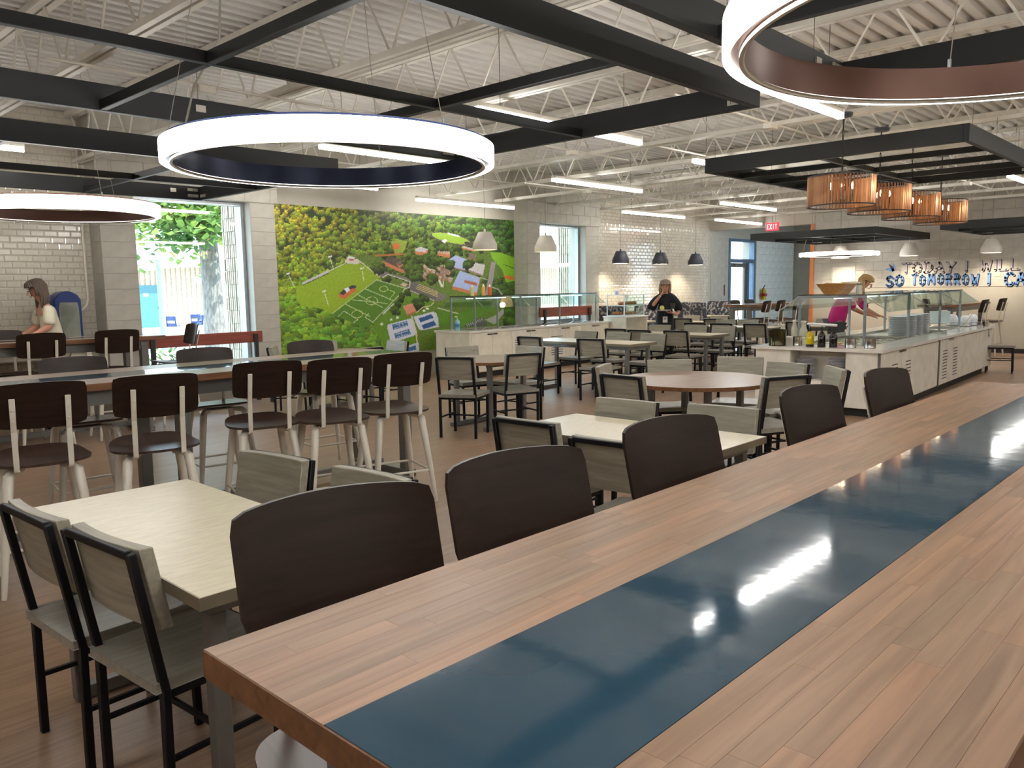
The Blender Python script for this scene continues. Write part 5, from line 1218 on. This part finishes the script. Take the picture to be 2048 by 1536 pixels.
M_leaf = bpy.data.materials.new('maple leaf'); M_leaf.use_nodes = True; n_ = M_leaf.node_tree; p_ = n_.nodes['Principled BSDF']; p_.inputs['Roughness'].default_value = .5
tc_ = n_.nodes.new('ShaderNodeTexCoord'); nz_ = n_.nodes.new('ShaderNodeTexNoise'); nz_.inputs['Scale'].default_value = 1.7; nz_.inputs['Detail'].default_value = 5; cr_ = n_.nodes.new('ShaderNodeValToRGB')
cr_.color_ramp.elements[0].color = lin((66,112,60)); cr_.color_ramp.elements[0].position = .35; cr_.color_ramp.elements[1].color = lin((150,176,84)); cr_.color_ramp.elements[1].position = .62; e_ = cr_.color_ramp.elements.new(.70); e_.color = lin((226,150,60))
n_.links.new(tc_.outputs['Object'], nz_.inputs[0]); n_.links.new(nz_.outputs[0], cr_.inputs[0]); n_.links.new(cr_.outputs[0], p_.inputs['Base Color'])
tl = n_.nodes.new('ShaderNodeBsdfTranslucent'); mx_ = n_.nodes.new('ShaderNodeMixShader'); mx_.inputs[0].default_value = .45; n_.links.new(cr_.outputs[0], tl.inputs[0]); n_.links.new(p_.outputs[0], mx_.inputs[1]); n_.links.new(tl.outputs[0], mx_.inputs[2]); n_.links.new(mx_.outputs[0], n_.nodes['Material Output'].inputs[0])
o = lm.build('foliage', M_leaf, t, smooth=False); o['kind'] = 'stuff'
# planting below the windows
def shrub(label, x0, x1, y, z0, h, n, sparse=False):
    m = MB(); 
    for q in range(n):
        p = Vector((random.uniform(x0,x1), y+random.uniform(-.25,.25), z0+abs(random.gauss(0,h*.5)))); s = random.uniform(.03,.07); rot = Matrix.Rotation(random.random()*6.28,3,'Z')@Matrix.Rotation(random.uniform(-.9,.9),3,'X')
        m.add([p+rot@Vector(v_)*s for v_ in ((-.3,-1,0),(.3,-1,0),(.5,.2,.1),(0,1.2,0),(-.5,.2,.1))], [(0,1,2,3,4)])
    t = thing('shrub', label, 'shrub', (0,0,0)); o = m.build('leaves', M_leaf, t, smooth=False); o['kind'] = 'stuff'
    m = MB()
    for q in range(10):
        x = random.uniform(x0,x1); m.tube([(x,y,-.12),(x+random.gauss(0,.1),y+random.gauss(0,.1),z0+h*.6),(x+random.gauss(0,.25),y+random.gauss(0,.1),z0+h*1.1)], .008, 5)
    m.build('stems', M_bark, t)
shrub('low green planting outside, below the tree window', 4.2, 6.1, 12.6, .0, .55, 1500)
shrub('thin twiggy shrub outside the second window', 12.7, 13.6, 13.0, .2, 1.5, 120)
# blue plastic chairs and a table outside
def out_chair():
    t = thing('plastic_chair', '', 'chair', (0,0,0)); M_bp = mat('navy moulded plastic', (40,62,112), .35)
    MB().add([(-.2,-.21,.43),(.22,-.22,.45),(.22,.22,.45),(-.2,.21,.43),(-.2,-.21,.45),(.22,-.22,.47),(.22,.22,.47),(-.2,.21,.45)],[(3,2,1,0),(4,5,6,7),(0,1,5,4),(1,2,6,5),(2,3,7,6),(3,0,4,7)]).build('seat', M_bp, t, bev=.008)
    k = MB()
    for a in ((-.2,-.11,-.21,.21),): pass
    for sy in (-1,1): k.bar((-.2,sy*.17,.43),(-.28,sy*.17,.82),.02,.085,up=(1,0,0))
    k.bar((-.262,-.2,.74),(-.262,.2,.74),.03,.17); k.bar((-.215,-.2,.5),(-.215,.2,.5),.03,.10)
    k.build('backrest', M_bp, t, bev=.006)
    for sx in (-1,1):
        for sy in (-1,1): MB().tube([(sx*.15,sy*.17,.43),(sx*.2,sy*.21,0)], .011, 6).build('leg', M_alum, t)
    return t
oc = out_chair(); ocs = [(13.5,30.6,40,'leftmost'),(14.3,30.6,130,'second'),(16.0,31.3,200,'right of the trunk'),(14.9,31.6,260,'rear')]
for i, (x, y, a, lb) in enumerate(ocs):
    l_ = 'navy plastic chair on the terrace outside, the %s one' % lb
    if i == 0: oc.location = (x,y,-.12); oc.rotation_euler = (0,0,math.radians(a)); oc['label'] = l_; oc['group'] = 'navy chairs on the terrace'
    else: dup(oc, (x,y,-.12), math.radians(a), l_, 'navy chairs on the terrace')
t = thing('patio_table', 'round dark table on the terrace outside among the navy chairs', 'table', (14.9, 30.9, -.12)); MB().disc((0,0,.70), .5, .03, 28).build('tabletop', M_dark, t); MB().tube([(0,0,0),(0,0,.7)], .04, 8).build('pedestal', M_dark, t); MB().disc((0,0,0), .28, .03, 20).build('foot_plate', M_dark, t)
ribbed('ribbed block wall seen through the glazed door', 19, 27, 15.5, -.12, 2.9, .2, .06, .4)

# ================================================================== AERIAL PRINT ON THE LEFT WALL
GW, GH = 720, 452                 # raster in a frame of 2048 x 1285 units over the picture
K = GW/2048
rng = np.random.default_rng(4)
yy, xx = np.mgrid[0:GH, 0:GW]/K
img = np.zeros((GH, GW, 3))
def c3(c): return np.array(c, float)
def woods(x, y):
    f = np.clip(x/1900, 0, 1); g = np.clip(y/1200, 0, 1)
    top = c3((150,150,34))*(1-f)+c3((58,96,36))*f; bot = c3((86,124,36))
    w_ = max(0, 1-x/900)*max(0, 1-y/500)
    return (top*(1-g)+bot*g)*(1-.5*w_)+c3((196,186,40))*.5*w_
def blobs(n, region, smin, smax, tone=1):
    pts = rng.random((n,2)); X = region[0]+pts[:,0]*(region[2]-region[0]); Y = region[1]+pts[:,1]*(region[3]-region[1]); od = np.argsort(Y)
    for i in od:
        x, y = X[i], Y[i]; r = smin+(smax-smin)*np.clip(y/1285,0,1)*rng.uniform(.6,1.3)
        x0, x1, y0, y1 = int((x-r)*K), int((x+r)*K)+2, int((y-r)*K), int((y+r*1.2)*K)+2
        x0, y0 = max(x0,0), max(y0,0); x1, y1 = min(x1,GW), min(y1,GH)
        if x1 <= x0 or y1 <= y0: continue
        px, py = xx[y0:y1,x0:x1]-x, yy[y0:y1,x0:x1]-y; d = np.sqrt(px**2+(py/1.1)**2)/r
        m = (d < 1+.18*np.sin(np.arctan2(py,px)*5+i)) & mask[y0:y1,x0:x1]
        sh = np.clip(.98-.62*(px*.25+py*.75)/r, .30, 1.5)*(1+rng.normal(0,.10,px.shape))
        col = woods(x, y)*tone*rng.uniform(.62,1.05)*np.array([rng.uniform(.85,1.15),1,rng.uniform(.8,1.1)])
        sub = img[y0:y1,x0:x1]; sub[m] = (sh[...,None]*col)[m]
def poly(pts, col, noise=6, grad=0):
    p = np.array(pts, float); ins = np.zeros((GH,GW), bool); j = len(p)-1
    for i in range(len(p)):
        xi, yi, xj, yj = p[i,0], p[i,1], p[j,0], p[j,1]
        cnd = ((yi > yy) != (yj > yy)) & (xx < (xj-xi)*(yy-yi)/((yj-yi) if yj != yi else 1e-9)+xi); ins ^= cnd; j = i
    img[ins] = c3(col)+rng.normal(0,noise,(ins.sum(),1)); return ins
def line(pts, w_, col):
    for (x0,y0),(x1,y1) in zip(pts[:-1],pts[1:]):
        L = math.hypot(x1-x0,y1-y0); nx, ny = -(y1-y0)/L*w_/2, (x1-x0)/L*w_/2
        poly([(x0+nx,y0+ny),(x1+nx,y1+ny),(x1-nx,y1-ny),(x0-nx,y0-ny)], col, 3)
def ell(cx, cy, a, b, th, n=28): return [(cx+a*math.cos(t_)*math.cos(th)-b*math.sin(t_)*math.sin(th), cy+a*math.cos(t_)*math.sin(th)+b*math.sin(t_)*math.cos(th)) for t_ in [2*PI*k/n for k in range(n)]]
mask = np.ones((GH,GW), bool); img[:] = c3((44,62,26))
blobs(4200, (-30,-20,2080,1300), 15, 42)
# base lawns and fields
poly([(560,470),(700,455),(900,430),(1080,430),(1250,250),(1640,300),(1780,420),(1990,450),(1990,640),(1850,660),(1900,800),(1890,1010),(1500,1050),(1340,1300),(960,1300),(840,1010),(900,620),(760,500)], (98,124,44), 12)
mask = (xx > 850)|(yy < 620); blobs(260, (900,230,1700,640), 12, 34, .8); blobs(60, (1700,640,1990,780), 14, 40, .8); mask[:] = True
poly([(200,700),(440,590),(610,510),(700,498),(890,612),(700,800),(500,910),(420,935),(260,870),(205,790)], (146,176,34), 8)
poly([(850,640),(1085,708),(820,1000),(690,1045),(480,925),(640,800)], (84,128,32), 6)
for a in ([(850,640),(1085,708),(815,985)],[(850,640),(490,915),(590,985)],[(760,712),(985,806)],[(700,760),(900,862)],[(600,835),(800,935)],[(655,800),(940,830)]): line(a, 6, (190,206,150))
line(ell(812,808,46,32,-.1)+[ell(812,808,46,32,-.1)[0]], 5, (200,214,150)); line(ell(695,915,44,30,-.1)+[ell(695,915,44,30,-.1)[0]], 5, (190,206,120)); line(ell(908,712,32,22,-.1)+[ell(908,712,32,22,-.1)[0]], 5, (190,206,120))
line([(525,950),(590,890),(700,960),(640,1000)], 4, (210,220,190)); line([(790,905),(760,940),(830,985)], 4, (210,220,190)); line([(935,715),(1000,740),(960,790)], 4, (190,206,120))
line([(255,672),(465,572)], 22, (196,196,190)); line([(255,684),(470,584)], 6, (60,60,56)); line([(465,572),(605,505)], 8, (206,200,180)); line([(700,480),(885,622)], 9, (210,206,190)); line([(905,915),(1000,830)], 20, (200,204,200)); line([(560,850),(1080,705)], 0.1, (0,0,0))
poly([(595,490),(615,470),(700,475),(715,505),(690,515),(600,505)], (214,206,196)); poly([(610,462),(640,448),(678,460),(668,480),(630,482)], (226,226,226)); poly([(625,470),(670,470),(668,484),(630,486)], (190,100,60))
poly([(548,752),(680,690),(690,725),(590,795),(548,778)], (206,112,62)); poly([(552,748),(600,706),(662,682),(684,684),(688,702),(640,716),(584,762)], (62,64,72)); poly([(590,712),(622,700),(640,722),(612,744)], (230,232,236))
# roads, car park
R1 = (124,118,116)
poly([(900,560),(960,590),(1060,612),(1150,650),(1310,720),(1420,770),(1400,800),(1330,812),(1240,780),(1100,722),(1080,700),(1130,670),(1040,625),(930,600),(880,625),(870,600)], R1)
poly([(1140,648),(1330,720),(1330,800),(1250,790),(1110,728),(1085,705)], (104,100,102))
for q in range(4): line([(1165+8*q,700-12*q+8),(1340,755-12*q+20)], 6, (196,178,110))
line([(900,622),(940,595),(1120,655),(1115,700),(1080,712)], 7, (206,202,190)); poly([(1040,680),(1065,662),(1100,676),(1080,697)], (206,180,160))
line([(1095,715),(1320,810)], 6, (190,186,176)); poly([(1345,640),(1360,640),(1385,690),(1370,700)], (220,216,206)); line([(1388,640),(1384,700)], 6, (220,216,206))
# buildings
def bld(pts, roof, side, h=28, n=10):
    p = pts; lo = sorted(range(len(p)), key=lambda i: -p[i][1]); poly([(x,y+h) for x,y in p], side, 10); 
    for i in range(len(p)): a, b_ = p[i], p[(i+1)%len(p)]; poly([a,b_,(b_[0],b_[1]+h),(a[0],a[1]+h)], side, 10)
    poly(p, roof, n)
BR = (196,122,80)
bld([(965,450),(1085,490),(1070,560),(902,488)], (92,76,68), BR, 30); bld([(1010,500),(1085,478),(1088,500),(1030,530)], (110,96,90), BR, 12)
bld([(1160,392),(1200,374),(1262,392),(1240,420),(1170,412)], (196,190,196), BR, 24); bld([(1345,392),(1440,416),(1436,440),(1340,420)], (186,160,142), BR, 24)
for q in range(46):
    x = rng.uniform(1200,1440); y = 500+rng.uniform(0,120)+ (x-1200)*.1; s = rng.uniform(14,34); bld([(x,y),(x+s,y+s*.3),(x+s*.7,y+s*.9),(x-s*.3,y+s*.55)], tuple(c3((176,160,148))*rng.uniform(.75,1.2)), (170,116,88), 10, 12)
bld([(1485,442),(1592,482),(1560,560),(1400,520),(1430,480)], (178,188,226), (150,120,110), 12); bld([(1600,490),(1722,520),(1705,600),(1590,560)], (208,204,206), (160,130,118), 14)
bld([(1520,565),(1682,622),(1655,740),(1460,690)], (170,186,230), BR, 26); poly([(1560,640),(1660,665),(1655,690),(1555,662)], (172,104,76)); bld([(1600,420),(1650,440),(1640,480),(1590,460)], (128,110,100), BR, 10); bld([(1520,362),(1640,392),(1640,404),(1518,376)], (190,180,178), BR, 10)
mask[:] = True
for cx, cy, s in ((1130,520,70),(1150,590,60),(1300,640,30),(1240,480,36),(1440,520,26),(1590,520,28),(870,540,36),(860,560,30),(1380,370,34),(1330,490,24),(1500,380,20)): blobs(int(s*.7), (cx-s,cy-s*.9,cx+s,cy+s*.7), 14, 30, .72)
# oval track, ball field, right fields
poly(ell(1452,312,172,44,.22), (92,74,70), 5); poly(ell(1448,308,158,34,.22), (150,184,60), 6); poly(ell(1580,345,26,12,.2), (60,54,50), 4); line([(1420,266),(1520,292)], 12, (222,222,220)); poly([(1375,330),(1400,312),(1420,322),(1400,345)], (230,230,232))
poly([(962,330),(1040,318),(1100,330),(1076,400),(1060,425),(1000,430),(985,380)], (140,158,60)); poly(ell(1008,370,30,24,0), (206,112,54)); poly([(830,440),(980,430),(1080,428),(1080,440),(850,452)], (180,110,56))
poly([(1765,420),(1850,420),(1975,470),(1975,650),(1890,660),(1860,560),(1780,470)], (140,196,36), 7); poly(ell(1915,622,42,16,.2), (224,120,50)); line([(1870,515),(1975,555)], 5, (60,70,50))
poly([(1775,490),(1808,502),(1765,770),(1722,770),(1745,640)], (164,154,154)); line([(1560,590),(1745,640)], 6, (190,186,180)); line([(1780,700),(1830,715),(1860,760)], 8, (180,176,170))
# lower lawn, pavilion, courts
poly([(1095,725),(1320,820),(1300,850),(1180,930),(1180,1250),(960,1250),(820,1010)], (96,138,28), 9)
for x, y in ((1062,770),(1042,800),(1020,835),(1000,870),(985,890),(1100,740),(1018,900),(1215,780),(1250,790)): mask[:] = True; blobs(5, (x-12,y-14,x+14,y+14), 14, 22, .6)
blobs(14, (1150,810,1215,870), 18, 30, .6)
poly([(1062,850),(1138,828),(1170,888),(1095,918)], (206,140,110)); poly([(1095,918),(1168,888),(1166,905),(1085,940)], (160,110,84)); line([(1170,905),(1220,862),(1290,845),(1310,820)], 8, (206,190,160))
poly([(940,1000),(1125,950),(1145,965),(1166,1070),(1150,1090),(985,1142),(962,1130),(936,1020)], (204,208,220), 4); poly([(975,1000),(1095,970),(1105,1008),(985,1042)], (62,104,150), 3); poly([(990,1072),(1112,1034),(1128,1076),(1004,1112)], (62,104,150), 3)
for a in ([(990,1004),(1090,980)],[(995,1030),(1098,1004)],[(1030,1000),(1042,1022)],[(1060,990),(1070,1012)],[(1005,1078),(1106,1048)],[(1012,1102),(1118,1072)],[(1050,1070),(1060,1090)]): line(a, 4, (190,206,226))
poly([(1150,935),(1305,895),(1328,905),(1370,1005),(1350,1020),(1210,1045),(1190,1035),(1156,960)], (204,208,220), 4); poly([(1188,950),(1290,915),(1310,945),(1202,982)], (48,86,140), 3); poly([(1212,1004),(1310,968),(1334,1004),(1228,1036)], (48,86,140), 3)
line([(1132,930),(1170,1060),(1180,1200)], 12, (214,200,170)); poly([(1080,1175),(1190,1140),(1195,1240),(1100,1250)], (200,206,220)); poly([(1100,1185),(1165,1165),(1170,1200),(1110,1215)], (62,104,150))
for x, y in ((892,995),(968,958),(1018,942),(1232,886),(1258,870)): poly([(x-12,y-4),(x+6,y-10),(x+14,y+6),(x-6,y+12)], (226,230,226))
poly([(1340,870),(1530,905),(1700,850),(1800,870),(1560,1010),(1350,1010)], (92,136,30), 8); line([(1340,865),(1512,912)], 8, (206,200,180)); poly([(1720,960),(1800,1000),(1960,800),(1900,780),(1880,860),(1800,930)], (176,170,164)); poly([(1560,1000),(1690,940),(1740,990),(1740,1010),(1560,1020)], (92,90,92))
for q in range(9): line([(1570+15*q,995-6*q),(1585+15*q,1015-6*q)], 5, (206,206,206))
blobs(50, (1890,780,2000,1000), 14, 40, .8); blobs(30, (1800,500,1990,640), 10, 18, .6) if False else None
# light masts
for a in ([(140,590),(192,700)],[(476,455),(502,545)],[(735,548),(748,650)],[(430,732),(466,850)]): line(a, 5, (220,220,206)); poly([(a[0][0]-16,a[0][1]-2),(a[0][0]+14,a[0][1]-10),(a[0][0]+16,a[0][1]),(a[0][0]-14,a[0][1]+10)], (226,228,220))
# nearer woods over the lower left
mask = ((yy > 690+ (xx)*.45)|(xx < 205)) & (yy > 690) & ~((xx > 780)&(yy < 1010)) & (xx < 845)
mask &= (yy > 850+.12*(xx-240)) | (xx < 210)
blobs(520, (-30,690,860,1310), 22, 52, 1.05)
img = np.clip(img, 0, 255)/255.
imgl = np.where(img <= .04045, img/12.92, ((img+.055)/1.055)**2.4)
x0, x1, z0, z1 = 6.52, 12.0, .45, 2.905
nx, nz = 560, 250
X, Z = np.meshgrid(np.linspace(x0, x1, nx+1), np.linspace(z0, z1, nz+1)); Yc = np.full_like(X, YW-.012)
Xc = (X[:-1,:-1]+X[1:,1:])/2; Zc = (Z[:-1,:-1]+Z[1:,1:])/2
def lookup(Xq, Zq):
    u, v = photo_px(Xq.ravel(), np.full(Xq.size, YW), Zq.ravel()); cx, cy = (u-540)/.24902, (v-400)/.24902
    ix = np.clip((cx*K).astype(int), 0, GW-1); iy = np.clip((cy*K).astype(int), 0, GH-1); return imgl[iy, ix]
vc = lookup(X, Z)
verts = np.stack([X.ravel(), Yc.ravel(), Z.ravel()], 1); idx = np.arange((nx+1)*(nz+1)).reshape(nz+1, nx+1)
quads = np.stack([idx[:-1,:-1].ravel(), idx[:-1,1:].ravel(), idx[1:,1:].ravel(), idx[1:,:-1].ravel()], 1)
me = bpy.data.meshes.new('printed_picture'); me.vertices.add(len(verts)); me.vertices.foreach_set('co', verts.ravel()); me.loops.add(quads.size); me.loops.foreach_set('vertex_index', quads.ravel())
me.polygons.add(len(quads)); me.polygons.foreach_set('loop_start', np.arange(0, quads.size, 4)); me.polygons.foreach_set('loop_total', np.full(len(quads), 4)); me.update(calc_edges=True); me.validate()
at = me.color_attributes.new('print', 'FLOAT_COLOR', 'POINT'); at.data.foreach_set('color', np.concatenate([vc, np.ones((len(vc),1))], 1).ravel().astype(np.float32))
M_pr = bpy.data.materials.new('satin printed vinyl'); M_pr.use_nodes = True; n_ = M_pr.node_tree; p_ = n_.nodes['Principled BSDF']; p_.inputs['Roughness'].default_value = .45
a_ = n_.nodes.new('ShaderNodeAttribute'); a_.attribute_name = 'print'; n_.links.new(a_.outputs['Color'], p_.inputs['Base Color']); me.materials.append(M_pr)
t = thing('wall_picture', 'wall sized printed aerial picture of woods, playing fields and school roofs', 'mural', (0,0,0))
o = bpy.data.objects.new('print', me); COL.objects.link(o); o.parent = t
MB().bx(x0, x1, YW-.0115, YW+.002, z0, z1).build('backing_panel', M_white, t, smooth=False)
